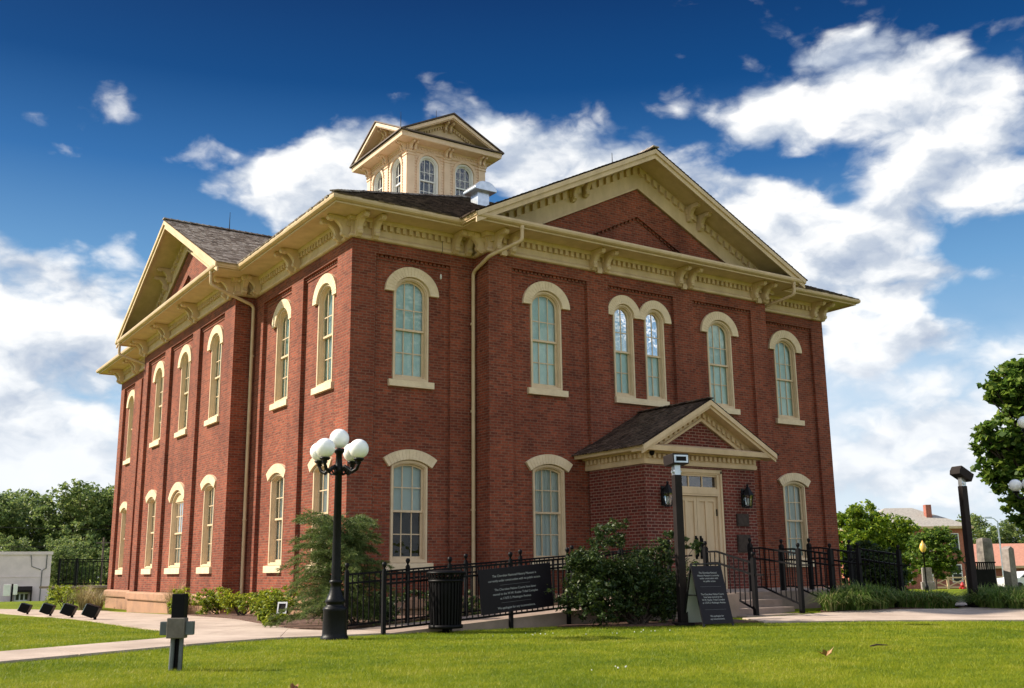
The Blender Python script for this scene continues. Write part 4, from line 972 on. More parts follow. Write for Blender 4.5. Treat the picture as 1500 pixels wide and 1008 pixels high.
railing('metal_railing', 'black railing along the near edge of the ramp, carrying the black notice board', (-2.42, 4.75), -6.98, rz_, fz, [-2.42, -1.12, .18, 1.5, 2.8, 4.1], foot=lambda x: T(x, -7) - .1)
railing('metal_railing', 'black railing along the far edge of the ramp, nearer the brick wall', (-2.42, 4.75), -5.45, rz_, fz, [-2.42, -1.16, .13, 1.43, 2.75, 4.1], foot=lambda x: T(x, -5.5) - .1)
def stair_rail(x, label, y0=-6.1, y1=-7.2, z0=1.46, z1=1.20, g0=.5, g1=.0, ext=.28, top_ext=.35):
    t_ = thing('stair_railing', label, 'handrail', (x, y1, g1), 0, 'black handrails of the entrance steps')
    def B(mb, nm): o = mb.build(nm, 'black'); o.parent = t_; o.matrix_parent_inverse = Matrix.Translation(t_.location).inverted(); return o
    for (yy, zt, zb) in ((y0 + top_ext, z0, g0), (y1, z1, g1)):
        p_ = MB(); w = .045; p_.box(x - w, x + w, yy - w, yy + w, zb - .15, zt + .06); ball_cap(p_, x, yy, zt + .06, w); B(p_, 'post')
    for dz in (.03, .28):
        r_ = MB(); r_.beam((x, y0 + top_ext, z0 - dz), (x, y0, z0 - dz), .045, .04); r_.beam((x, y0, z0 - dz), (x, y1, z1 - dz), .045, .04)
        if dz > .2: r_.beam((x, y1, z1 - dz), (x, y1 - ext, z1 - dz), .04, .035)
        B(r_, 'handrail')
    r_ = MB(); r_.beam((x, y0 + top_ext, g0 + .1), (x, y0, g0 + .1), .04, .035); r_.beam((x, y0, g0 + .1), (x, y1, g1 + .16), .04, .035); B(r_, 'rail')
    k = MB(); n_ = 10
    for i in range(1, n_):
        yy = y0 + top_ext + (y1 - y0 - top_ext) * i / n_; f = min(1, max(0, (yy - y0) / (y1 - y0)))
        k.box(x - .009, x + .009, yy - .009, yy + .009, g0 + .1 + (g1 + .06 - g0) * f, z0 - .03 + (z1 - z0) * f)
    B(k, 'baluster_panel'); return t_
stair_rail(6.33, 'black stair rail nearest the sandwich board', z0=1.44, z1=1.17)
stair_rail(7.78, 'black stair rail on the far side of the entrance steps, second from the sandwich board', z0=1.52, z1=1.37, g1=.06)
stair_rail(8.85, 'short black stair rail, third from the sandwich board', z0=1.50, z1=1.36, g1=.06)
stair_rail(9.84, 'black stair rail over the grass mound, fourth from the sandwich board', z0=1.53, z1=1.38, g1=.06)
stair_rail(11.35, 'black stair rail nearest the leafy bushes, beyond the grass mound', z0=1.50, z1=1.34, g1=.06)

# ------------------------------------------------------------------ writing
def text(body, size, parent, loc, rot, m='white_ink', align='CENTER', name='lettering', sx=1.0):
    c_ = bpy.data.curves.new(name, 'FONT'); c_.body = body; c_.size = size; c_.align_x = align; c_.extrude = .001; c_.space_line = 1.0
    f_o = bpy.data.objects.new('font', c_); C.objects.link(f_o); me = bpy.data.meshes.new_from_object(f_o.evaluated_get(bpy.context.evaluated_depsgraph_get())); bpy.data.objects.remove(f_o); me.name = name; me.materials.clear(); me.materials.append(MT[m]); o = bpy.data.objects.new(name, me); C.objects.link(o); o.parent = parent; o.location = loc; o.rotation_euler = rot; o.scale = (sx, 1, 1); return o
# notice board on the ramp railing: local x along the board, z up
nb = thing('notice_board', 'wide black notice board fixed to the ramp railing, white lettering', 'notice board', (.255, -7.06, .72))
nb.rotation_euler = (0, -math.atan(.078), 0)
b_ = MB(); b_.box(-.80, .80, -.012, .012, -.40, .40); b_.build('board', 'sign', nb, bevel=.004)
def lines(parent, ls, y, cx=0.0):
    for body, z, s in ls: text(body, s, parent, (cx, y, z), (R(90), 0, 0), sx=.96)
lines(nb, [('The Cherokee National History Museum is', .24, .058), ('currently under construction with no public access.', .155, .058), ('The Cherokee Nation Courts have been', -.005, .058),
           ('moved to the W.W. Keeler Tribal Complex', -.085, .058), ('at 17675 S. Muskogee Avenue.', -.165, .058), ('We apologize for any inconvenience.', -.335, .058)], -.0135, -.03)
for z in (.09, -.225):
    b_ = MB(); b_.box(-.36, .30, -.0145, -.0125, z - .003, z + .003); b_.build('divider', 'grey_ink', nb)
# sandwich board
sbx, sby = 3.28, -8.86
dv = Vector((.835, -.551, 0)); ang = math.atan2(-.60, .80)
an = thing('sandwich_board', 'black A-frame sandwich board with white lettering on the lawn by the steps', 'sandwich board', (3.32, -8.85, 0), R(-6))
HB, WB, SP = 1.12, .70, .31
tilt = math.atan(SP / HB)
def aboard(sgn):
    b_ = MB(); L = HB / math.cos(tilt)
    for x in (-WB / 2, WB / 2 - .035): b_.obox((x + .0175, sgn * SP / 2, HB / 2), (.0175, 0, 0), (0, .012, 0), (0, -sgn * SP / 2, HB / 2))
    return b_
fb = aboard(-1); fb.build('leg_frame', 'frame_blk', an)
fb = aboard(1); fb.build('leg_frame', 'frame_blk', an)
f_ = lambda k: (-SP * (1 - k), HB * k)
pb = MB(); (ya, za), (yb_, zb_) = f_(.05), f_(.97); pb.obox((0, (ya + yb_) / 2 - .012, (za + zb_) / 2), (WB / 2 - .005, 0, 0), (0, .006, 0), (0, (yb_ - ya) / 2, (zb_ - za) / 2)); PB = pb.build('front_panel', 'sign', an)
pb = MB(); pb.obox((0, -(ya + yb_) / 2, (za + zb_) / 2), (WB / 2 - .03, 0, 0), (0, .006, 0), (0, -(yb_ - ya) / 2, (zb_ - za) / 2)); pb.build('rear_panel', 'aframe_back', an)
for x in (-WB / 2 + .02, WB / 2 - .02): pb = MB(); pb.beam((x, -SP * .5, HB * .5), (x, SP * .5, HB * .5), .02, .02); pb.build('side_stay', 'frame_blk', an)
pb = MB(); pb.tube([(-WB / 2, 0, HB), (WB / 2, 0, HB)], .014, 8); pb.build('hinge_bar', 'frame_blk', an)
rx = R(90) - tilt
for body, k, s in (('The Cherokee National', .845, .047), ('History Museum is currently', .80, .047), ('under construction with', .755, .047), ('no public access.', .71, .047), ('The Cherokee Nation Courts', .50, .047),
                   ('have been moved to the', .455, .047), ('W.W. Keeler Tribal Complex', .41, .047), ('at 17675 S. Muskogee Avenue', .365, .047), ('We apologize for', .155, .047), ('any inconvenience.', .11, .047)):
    y, z = f_(k); text(body, s, an, (0, y - .0195, z), (rx, 0, 0), sx=.92)
for k in (.635, .27):
    y, z = f_(k); d_ = MB(); d_.box(-.24, .24, -.001, .001, -.002, .002); o = d_.build('divider', 'grey_ink', an, (0, y - .0195, z)); o.rotation_euler.x = rx - R(90)

# ------------------------------------------------------------------ street furniture
def globe_lamp(x, y, label, zr=2.72, top=3.215, gr=.162, arm=.39, rot=0, gz=3.02):
    t_ = thing('street_lamp', label, 'street lamp', (x, y, T(x, y)), rot)
    b_ = MB(); b_.lathe([(.001, -.05), (.225, -.05), (.225, .04), (.205, .06), (.20, .10), (.19, .44), (.20, .47), (.185, .50), (.15, .52), (.14, .55), (.16, .57), (.165, .60), (.14, .64), (.105, .72), (.085, .80), (.08, .86), (.105, .88), (.105, .91), (.08, .93)], 16); b_.build('base', 'lamp_iron', t_)
    p_ = MB(); p_.lathe([(.078, .85), (.072, 1.2), (.058, zr - .1), (.075, zr - .08), (.085, zr), (.06, zr + .05), (.05, top - gr - .1), (.085, top - gr - .06), (.09, top - gr - .01), (.001, top - gr)], 16); p_.build('pole', 'lamp_iron', t_)
    g_ = MB(); g_.sphere((0, 0, top), gr); g_.build('globe', 'globe', t_)
    for k in range(4):
        a_ = math.pi / 2 * k + R(20); c_, s_ = math.cos(a_), math.sin(a_)
        m_ = MB(); m_.tube([(c_ * r_, s_ * r_, z_) for r_, z_ in ((.05, zr - .02), (.12, zr + .03), (.20, zr - .02), (.27, zr - .07), (.35, zr - .03), (arm, zr + .05), (arm, gz - gr - .03))], [.032, .03, .03, .032, .03, .026, .026], 8)
        m_.tube([(c_ * r_, s_ * r_, z_) for r_, z_ in ((.06, zr - .1), (.15, zr - .09), (.20, zr - .04), (.16, zr), (.13, zr - .03))], .016, 6)
        m_.lathe([(.03, -.05), (.05, -.03), (.035, -.01), (.06, .0), (.085, .02), (.085, .045), (.001, .05)], 12, (c_ * arm, s_ * arm, gz - gr - .035)); m_.build('arm', 'lamp_iron', t_)
        g_ = MB(); g_.sphere((c_ * arm, s_ * arm, gz), gr); g_.build('globe', 'globe', t_)
    return t_
globe_lamp(-3.557, -7.529, 'black street lamp with five white globes before the building corner', rot=R(11))
globe_lamp(15.52, -8.36, 'black street lamp with white globes half cut off beside the maple', rot=R(0), top=4.62, zr=2.70, gz=2.99)
# bin
bx, by = -1.357, -6.95; by -= .30
tb = thing('litter_bin', 'round black slatted litter bin in front of the ramp railing', 'litter bin', (bx, by, T(bx, by)))
b_ = MB(); b_.lathe([(.001, .12), (.255, .12), (.27, .9), (.25, .95), (.001, .95)], 24); b_.build('liner', 'black', tb)
b_ = MB()
for k in range(30):
    a_ = 2 * math.pi * k / 30; c_, s_ = math.cos(a_), math.sin(a_)
    P_ = [Vector((c_ * r_, s_ * r_, z_)) for r_, z_ in ((.265, .10), (.285, .5), (.295, .88), (.325, 1.0))]
    for p, q in zip(P_, P_[1:]): b_.beam(p, q, .034, .012, up=(c_, s_, 0))
b_.build('slats', 'black', tb)
for pr_ in ([(.27, .08), (.30, .08), (.30, .14), (.27, .14), (.27, .08)], [(.285, .86), (.312, .86), (.312, .90), (.285, .90), (.285, .86)], [(.30, 1.0), (.335, 1.0), (.335, 1.035), (.30, 1.035), (.30, 1.0)]):
    b_ = MB(); b_.lathe(pr_, 28); b_.build('hoop', 'black', tb)
b_ = MB(); b_.lathe([(.335, 1.02), (.30, 1.05), (.16, 1.065), (.13, 1.03), (.12, .98)], 28); b_.build('lid', 'black', tb)
b_ = MB(); b_.lathe([(.001, -.05), (.14, -.05), (.14, 0.02), (.06, .03), (.06, .12), (.001, .12)], 16); b_.build('foot', 'black', tb)
# camera posts
def cam_post(x, y, label, rz, H=3.02, roll=0):
    t_ = thing('steel_post', label, 'post', (x, y, T(x, y)), rz)
    p_ = MB(); p_.box(-.075, .075, -.075, .075, -.1, H - .22); p_.build('column', 'dark_brown', t_, bevel=.008)
    p_ = MB(); p_.box(-.16, .16, -.16, .16, -.05, .06); p_.build('base_plate', 'dark_brown', t_, bevel=.01)
    p_ = MB(); p_.box(-.06, .06, -.06, .06, H - .23, H - .02); p_.tube([(-.1, 0, H - .16), (.1, 0, H - .16)], .03, 8); p_.build('bracket', 'galv', t_)
    h_ = MB(); h_.prism([(-.22, -.08), (.16, -.11), (.20, -.02), (.20, .10), (-.20, .12)], -.17, .17, lambda u, d, z: (d, u, z + H + .06)); HD = h_.build('flood_head', 'dark_brown', t_, bevel=.012)
    if roll: HD.matrix_local = Matrix.Translation((0, 0, H + .06)) @ Matrix.Rotation(roll, 4, 'X') @ Matrix.Translation((0, 0, -H - .06))
    l_ = MB(); l_.box(-.145, .145, -.225, -.195, H + .0, H + .145); l_.build('front_rim', 'galv', HD)
    l_ = MB(); l_.box(-.105, .105, -.232, -.222, H + .03, H + .115); l_.build('lens', 'black', HD)
    return t_
cam_post(3.022, -8.50, 'brown square steel post with floodlight head behind the sandwich board', R(-15))
cam_post(11.9, -8.73, 'brown steel post with tilted floodlight head among the grass at right', R(75), roll=R(34))
# service bollard
sb_ = thing('service_post', 'stubby dark post with a grey junction box in the near lawn', 'post', (-7.094, -11.25, 0), R(-35))
p_ = MB(); p_.box(-.07, .07, -.07, .07, .50, .83); p_.build('post_cap', 'black', sb_, bevel=.006)
p_ = MB(); p_.box(-.05, .05, .0, .05, -.1, .52); p_.build('stake', 'black', sb_)
p_ = MB(); p_.tube([(-.055, -.03, -.1), (-.045, -.03, .4)], .026, 10); p_.tube([(.045, -.03, -.1), (.05, -.03, .4)], .022, 10); p_.build('conduit', 'grey_pvc', sb_)
p_ = MB(); p_.box(-.10, .10, -.11, .02, .35, .57); p_.build('junction_box', 'grey_box', sb_, bevel=.008)
p_ = MB(); p_.box(-.185, -.102, -.08, .0, .385, .53); p_.box(.102, .185, -.08, .0, .385, .53); p_.build('outlet_cover', 'grey_pvc', sb_, bevel=.006)
# floodlights on the left lawn
def floodlight(x, y, label, first=None):
    if first: return dup(first, (x, y, T(x, y)), R(-25), label)
    t_ = thing('floodlight', label, 'floodlight', (x, y, T(x, y)), R(-25), 'ground floodlights along the side walk')
    p_ = MB(); p_.tube([(.12, 0, -.1), (.12, 0, .22)], .045, 10); p_.box(.06, .18, -.06, .06, .16, .26); p_.build('stem', 'black', t_)
    h_ = MB(); h_.prism([(-.24, .20), (.06, .09), (.14, .11), (.26, .38), (.23, .42), (-.10, .52)], -.21, .21, lambda u, d, z: (u, d, z)); H_ = h_.build('head', 'black', t_, bevel=.012)
    l_ = MB(); l_.ring([(-.21, 0), (.21, 0), (.21, .35), (-.21, .35)], [(-.17, .04), (.17, .04), (.17, .31), (-.17, .31)], -.012, .005, lambda u, d, z: (-.243 + z * .40 + d, u, .20 + z * .92)); l_.build('lens_rim', 'galv', H_)
    l_ = MB(); l_.quad(*[(-.246 + z * .40, u, .20 + z * .92) for u, z in ((-.18, .03), (.18, .03), (.18, .32), (-.18, .32))]); l_.build('lens', 'grey_pvc', H_); t_.scale = (.78, .78, .78); return t_
f0 = floodlight(-5.0, 3.4, 'black ground floodlight nearest the junction-box post')
floodlight(-4.85, 6.9, 'black ground floodlight, second from the junction-box post', f0); floodlight(-4.75, 10.6, 'black ground floodlight, third from the junction-box post', f0); floodlight(-4.7, 15.0, 'black ground floodlight farthest away, before the pink building', f0)
# little garden sign
gs = thing('garden_sign', 'small white framed sign leaning in the mulch bed', 'sign', (-2.0, -1.2, T(-2, -1.2) + .05), R(-40))
b_ = MB(); b_.tube([(0, .02, 0), (0, .02, .25)], .012, 6); b_.build('stake', 'black', gs)
b_ = MB(); b_.ring([(-.15, .14), (.15, .14), (.15, .44), (-.15, .44)], [(-.11, .18), (.11, .18), (.11, .40), (-.11, .40)], -.02, .0, lambda u, d, z: (u, d + (z - .3) * .35, z)); b_.build('frame', 'white', gs)
b_ = MB(); b_.quad(*[(u, -.005 + (z - .3) * .35, z) for u, z in ((-.12, .17), (.12, .17), (.12, .41), (-.12, .41))]); b_.build('panel', 'dark_brown', gs); gs.scale = (.72, .72, .85)

# ------------------------------------------------------------------ surroundings
def LD(lat, d): return (-10.52 + .553 * d + .833 * lat, -23.24 + .833 * d - .553 * lat)
VA = math.atan2(-.553, .833)                                       # turns local x to the right of the view, local y away
def far_thing(name, label, cat, lat, d, z=None, rz=0, group=None):
    x, y = LD(lat, d); return thing(name, label, cat, (x, y, T(x, y) if z is None else z), VA + rz, group)
# pink-white painted building
wb = far_thing('painted_building', 'low pinkish-white flat-roofed building at the left edge', 'building', -53.2, 120, rz=R(26))
b_ = MB(); b_.box(-26, 0, 0, 16, -3, 5.9); b_.build('wall', 'white_wall', wb)
b_ = MB(); b_.box(-26.1, .12, -.12, 16.1, 5.9, 6.25); b_.box(-26, -.0, -.04, .0, 3.4, 3.5); b_.build('parapet', 'white_wall', wb)
b_ = MB(); b_.box(-3.55, -2.15, -.06, .0, -.2, 1.75); DRW = b_.build('door', 'white', wb)
b_ = MB()
for x in (-3.35, -2.9, -2.45): b_.box(x, x + .3, -.08, -.05, .9, 1.55)
b_.build('pane', 'car_glass', DRW)
b_ = MB(); b_.prism([(0, 1.75), (0, 2.4), (-.9, 2.0), (-.9, 1.75)], -3.9, -1.75, lambda u, d, z: (d, u, z)); b_.build('awning', 'dark_brown', wb)
b_ = MB(); b_.box(-3.9, -3.72, -.9, -.0, -.3, 1.75); b_.box(-1.93, -1.75, -.9, 0, -.3, 1.75); b_.build('porch_post', 'dark_brown', wb)
b_ = MB(); b_.tube([(-.5, -.06, 6.2), (-.5, -.06, 4.4), (-.9, -.06, 4.1), (-.9, -.06, 0)], .05, 6); b_.tube([(-2.2, -.06, 6.1), (-2.0, -.06, 4.6), (-1.0, -.06, 4.2)], .04, 6); b_.build('conduit', 'grey_pvc', wb)
# sign post in front of it
sg_ = far_thing('road_sign', 'white rectangular sign on a dark post before the pink building door', 'sign', -44.5, 93, z=-2.0)
b_ = MB(); b_.tube([(0, 0, -.5), (0, 0, 2.35)], .07, 8); b_.build('pole', 'black', sg_)
b_ = MB(); b_.box(-.75, -.12, -.06, -.02, 1.3, 2.3); b_.box(.12, .5, -.06, -.02, 1.4, 2.3); b_.build('panel', 'white', sg_, bevel=.02)
# stone wall with railing behind the building
sw = far_thing('retaining_wall', 'brown rubble stone wall under the black railing behind the building', 'wall', -25.3, 58)
b_ = MB(); b_.box(0, 8, 0, 1.2, -1.2, .72); b_.build('stonework', 'rubble', sw)
b_ = MB(); b_.box(-.9, 8, -.15, 1.2, .72, .84); b_.build('coping', 'concrete2', sw)
rl_ = far_thing('metal_railing', 'black railing on top of the stone wall, left of the building', 'railing', -25.3, 58)
z0 = .84
for x in (-.0, .95, 4.3, 7.8):
    b_ = MB(); b_.box(x - .05, x + .05, .1, .2, z0, z0 + 1.5); b_.build('post', 'black', rl_)
for zz in (.12, 1.3, 1.42):
    b_ = MB(); b_.box(-.0, 7.8, .13, .17, z0 + zz - .025, z0 + zz + .025); b_.build('rail', 'black', rl_)
b_ = MB()
for i in range(1, 37): x = i * .21; b_.box(x - .015, x + .015, .135, .165, z0 + .12, z0 + 1.3)
b_.build('baluster_panel', 'black', rl_)
# utility pole and wires
up_ = far_thing('utility_pole', 'thin wooden utility pole before the wood, left of the brick building', 'utility pole', -50.5, 128)
b_ = MB(); b_.tube([(0, 0, -1), (0, 0, 7.9)], [.17, .12], 8); b_.box(-.9, .9, -.06, .06, 7.2, 7.34); b_.build('pole', 'wood_pole', up_)
def wire(name, label, pts, r=.03):
    b_ = MB(); b_.tube(pts, r, 5); tag(b_.build(name, 'black'), label, 'wire')
def span(l0, l1, d, z0_, z1_, sag):
    o = []
    for i in range(13):
        f = i / 12; x, y = LD(l0 + (l1 - l0) * f, d); o.append((x, y, z0_ + (z1_ - z0_) * f - sag * 4 * f * (1 - f)))
    return o
wire('power_line', 'thin dark wire across the wood at left, upper one', span(-75, -42, 127.5, 7.6, 6.4, .3)); wire('power_line', 'thin dark wire across the wood at left, lower one', span(-75, -42, 127.5, 5.0, 4.4, .25))
# brick house far right
hs = far_thing('brick_house', 'red brick house with grey hipped roof and chimney behind the trees at right', 'house', 47.0, 120)
b_ = MB(); b_.box(-6.5, 5.2, 0, 10, -1.5, 7.0); b_.build('wall', 'brick_far', hs)
b_ = MB(); b_.quad((-7, -.5, 7), (5.7, -.5, 7), (1.0, 5, 9.4), (-2.3, 5, 9.4)); b_.quad((5.7, -.5, 7), (5.7, 10.5, 7), (1.0, 5, 9.4)); b_.quad((5.7, 10.5, 7), (-7, 10.5, 7), (-2.3, 5, 9.4), (1.0, 5, 9.4)); b_.quad((-7, 10.5, 7), (-7, -.5, 7), (-2.3, 5, 9.4)); RH = b_.build('roof', 'grey_tile', hs)
b_ = MB(); b_.box(-7.05, 5.75, -.55, 10.55, 6.72, 7.0); b_.build('eave_trim', 'cream', hs)
b_ = MB(); b_.box(1.5, 2.15, 2, 2.8, 7.3, 9.6); b_.build('chimney', 'brick_far', RH)
for x in (-4.6, -2.2, .2, 3.55):
    for z in (.7, 4.2):
        b_ = MB(); b_.box(x - .6, x + .6, -.06, .02, z, z + 2.0); F_ = b_.build('window', 'white', hs)
        b_ = MB(); b_.box(x - .48, x + .48, -.08, -.055, z + .1, z + .93); b_.box(x - .48, x + .48, -.08, -.055, z + 1.03, z + 1.9); b_.build('pane', 'car_glass', F_)
# long low building
lb = far_thing('low_building', 'long low tan building with a red-brown roof at right', 'building', 60, 132)
b_ = MB(); b_.box(-3.5, 26, 0, 11, -1, 2.4); b_.build('wall', 'brick_far', lb)
b_ = MB(); b_.prism([(-.8, 2.35), (5.5, 5.3), (11.8, 2.35)], -4.2, 26.6, lambda u, d, z: (d, u, z)); b_.build('roof', 'red_tile', lb)
b_ = MB(); b_.box(-4.2, 26.6, -.86, -.78, 2.15, 2.45); b_.build('fascia', 'cream', lb)
for x in (5.2, 9.0, 13):
    b_ = MB(); b_.box(x, x + 1.6, -.06, .02, .5, 1.9); W_ = b_.build('window', 'white', lb); b_ = MB(); b_.box(x + .1, x + 1.5, -.08, -.055, .6, 1.8); b_.build('pane', 'car_glass', W_)
# timber fence with crossed rails
xf = far_thing('timber_fence', 'pale timber fence with crossed rails before the brick house', 'fence', 38.6, 98, z=T(*LD(38.6, 98)) + .45)
for i in range(5):
    b_ = MB(); b_.box(i * 1.75 - .09, i * 1.75 + .09, -.07, .07, -.8, 1.15); b_.build('post', 'timber', xf)
b_ = MB()
for i in range(4):
    x = i * 1.75
    for z in (.15, 1.02): b_.box(x, x + 1.75, -.04, .04, z - .06, z + .06)
    b_.beam((x, -.05, .2), (x + 1.75, -.05, .98), .05, .09); b_.beam((x, .05, .98), (x + 1.75, .05, .2), .05, .09)
b_.build('crossed_rails', 'timber', xf)
# hydrant
hy = far_thing('fire_hydrant', 'small red fire hydrant by the timber fence', 'hydrant', 40.4, 95)
b_ = MB(); b_.lathe([(.001, -.1), (.24, -.1), (.24, .06), (.16, .1), (.16, .72), (.20, .74), (.20, .80), (.16, .9), (.08, 1.0), (.05, 1.08), (.001, 1.1)], 14); b_.tube([(-.3, 0, .55), (.3, 0, .55)], .09, 10); b_.tube([(0, -.28, .5), (0, 0, .5)], .11, 10); b_.build('barrel', 'red', hy)
b_ = MB(); b_.lathe([(.001, .76), (.17, .76), (.14, .9), (.07, .98), (.001, 1.0)], 14, (0, -.02, .0)); b_.build('bonnet', 'white', hy)
# amber lamp
al = far_thing('amber_lamp', 'dark lamp post with an amber lantern behind the small grey monument', 'street lamp', 21.9, 56)
al.scale = (.92, .92, .92)
b_ = MB(); b_.lathe([(.001, -.1), (.12, -.1), (.12, .25), (.07, .35), (.05, .45), (.045, 2.1), (.09, 2.12), (.09, 2.18), (.001, 2.2)], 10); b_.build('pole', 'lamp_iron', al)
b_ = MB(); b_.lathe([(.07, 2.18), (.16, 2.3), (.19, 2.45), (.15, 2.62), (.06, 2.75), (.02, 2.85), (.001, 2.86)], 14); b_.build('globe', 'amber', al)
# monuments
gm = far_thing('stone_monument', 'small square grey granite monument with a round emblem', 'monument', 23.55, 60, rz=R(-8))
b_ = MB(); b_.prism([(-.28, .25), (-.26, 1.18), (-.23, 1.21), (.23, 1.21), (.26, 1.18), (.28, .25)], -.12, .12, lambda u, d, z: (u, d, z)); b_.build('tablet', 'granite', gm, bevel=.01)
b_ = MB(); b_.box(-.36, .36, -.16, .16, -.2, .42); b_.build('plinth', 'granite', gm, bevel=.01)
b_ = MB(); b_.add([(.13 * math.cos(k * .39), -.127, .95 + .13 * math.sin(k * .39)) for k in range(16)] + [(.10 * math.cos(k * .39), -.127, .95 + .10 * math.sin(k * .39)) for k in range(16)], [(k, (k + 1) % 16, 16 + (k + 1) % 16, 16 + k) for k in range(16)]); b_.box(-.05, .05, -.129, -.125, .90, 1.0); b_.build('emblem', 'rough_stone', gm)
rp = far_thing('stone_pillar', 'thick rough grey stone pillar behind the dark metal enclosure', 'monument', 22.5, 50, rz=R(20))
b_ = MB(); rr_ = random.Random(4)
prof = [(.34, -.4), (.33, .4), (.315, 1.0), (.32, 1.7), (.30, 2.4), (.27, 2.55)]
V = []; F = []; n = 10
for i, (q, z) in enumerate(prof):
    for k in range(n): a_ = 2 * math.pi * k / n; s_ = q / max(abs(math.cos(a_)), abs(math.sin(a_))) ** .75 * (1 + rr_.uniform(-.05, .05)); V.append((s_ * math.cos(a_), s_ * math.sin(a_), z + rr_.uniform(-.03, .03)))
for i in range(len(prof) - 1):
    for k in range(n): F.append((i * n + k, i * n + (k + 1) % n, (i + 1) * n + (k + 1) % n, (i + 1) * n + k))
b_.add(V, F); b_.add(V[-n:], [tuple(range(n))]); b_.build('shaft', 'rough_stone', rp)
ob = far_thing('granite_obelisk', 'slim pale granite obelisk right of the rough stone pillar', 'monument', 21.7, 46, rz=R(25))
b_ = MB(); b_.prism([(-.20, .3), (-.17, 1.98), (0, 2.10), (.17, 1.98), (.20, .3)], -.19, .19, lambda u, d, z: (u, d, z)); b_.build('shaft', 'granite', ob, bevel=.01)
b_ = MB(); b_.box(-.36, .36, -.32, .32, -.3, .3); b_.build('plinth', 'granite', ob, bevel=.015)
en = far_thing('metal_enclosure', 'dark metal enclosure with an open rail along its top', 'enclosure', 20.4, 46, rz=R(8))
b_ = MB(); b_.box(-.52, .52, -.3, .3, -.2, 1.12); b_.build('panel_box', 'black', en, bevel=.01)
b_ = MB(); b_.box(-.56, .56, -.34, .34, 1.38, 1.44); b_.build('top_rail', 'black', en)
b_ = MB()
for i in range(11): x = -.5 + i * .1; b_.box(x - .012, x + .012, -.31, -.28, 1.1, 1.4)
b_.build('bars', 'black', en)
b_ = MB()
for i in range(11): x = -.5 + i * .1; b_.box(x - .012, x + .012, .28, .31, 1.1, 1.4)
b_.build('bars', 'black', en)
# parked car
cr_ = far_thing('parked_car', 'white car parked far off before the low building', 'car', 37.0, 76, rz=R(15))
cs = [(-2.2, .32), (-2.25, .75), (-2.05, .92), (-1.35, .98), (-.75, 1.38), (.45, 1.42), (1.15, .98), (2.0, .88), (2.22, .7), (2.2, .32)]
b_ = MB(); b_.prism(cs, -.85, .85, lambda u, d, z: (u, d, z)); CB = b_.build('body', 'car_white', cr_, bevel=.07)
b_ = MB(); b_.prism([(-1.2, 1.0), (-.7, 1.32), (.4, 1.35), (.98, 1.0)], -.865, .865, lambda u, d, z: (u, d, z)); b_.build('side_window', 'car_glass', cr_)
for x in (-1.4, 1.4):
    for y in (-.8, .8):
        b_ = MB(); b_.tube([(x, y - .1, .33), (x, y + .1, .33)], .33, 18); b_.build('wheel', 'rubber', cr_)
# far street light
fl_ = far_thing('street_light', 'thin tall street light over the low building roof', 'street light', 42.8, 92)
b_ = MB(); b_.tube([(0, 0, -1), (0, 0, 6.3)], [.09, .06], 8); b_.build('pole', 'galv', fl_)
b_ = MB(); b_.tube([(0, 0, 6.2), (-.3, 0, 6.5), (-.8, 0, 6.55)], .04, 6); b_.box(-1.1, -.5, -.12, .12, 6.5, 6.65); b_.build('arm', 'galv', fl_)

# ------------------------------------------------------------------ leaves and plants
def rot_basis(n):
    n = n / np.linalg.norm(n, axis=1, keepdims=True); r = rng.normal(size=n.shape); a = np.cross(n, r); a /= np.linalg.norm(a, axis=1, keepdims=True); return a, np.cross(n, a), n
def leaf_quads(c, size, aspect=.6, up=.4):
    """diamond leaves with a fold, at centres c"""
    n = rng.normal(size=c.shape); n[:, 2] = np.abs(n[:, 2]) + up
    a, b, n = rot_basis(n); s = size * rng.uniform(.6, 1.25, (len(c), 1))
    q = np.stack([c - a * s, c + b * s * aspect + n * s * .15, c + a * s, c - b * s * aspect + n * s * .15], 1); return q.reshape(-1, 3)
def clump_points(blobs, n, shell=.55, seed=0, holes=True):
    """points inside a union of ellipsoids, thicker at the surface, gathered on twig ends"""
    r = np.random.default_rng(seed); vol = np.array([b[3] * b[4] * b[5] for b in blobs]) ** .72; vol = vol / vol.sum(); out = []
    for b, v in zip(blobs, vol):
        k = max(6, int(n * v / 26)); d = r.normal(size=(k, 3)); d /= np.linalg.norm(d, axis=1, keepdims=True)
        rad = shell + (1 - shell) * r.uniform(0, 1, (k, 1)) ** .6; rad *= 1 + .18 * r.normal(size=(k, 1))
        cc = np.array(b[:3]) + d * rad * np.array(b[3:6]); m = np.mean(b[3:6])
        per = r.poisson(26, k); idx = np.repeat(np.arange(k), per)
        sp = r.normal(size=(len(idx), 3)) * np.array([.13, .13, .085]) * m; out.append(cc[idx] + sp)
    return np.concatenate(out)
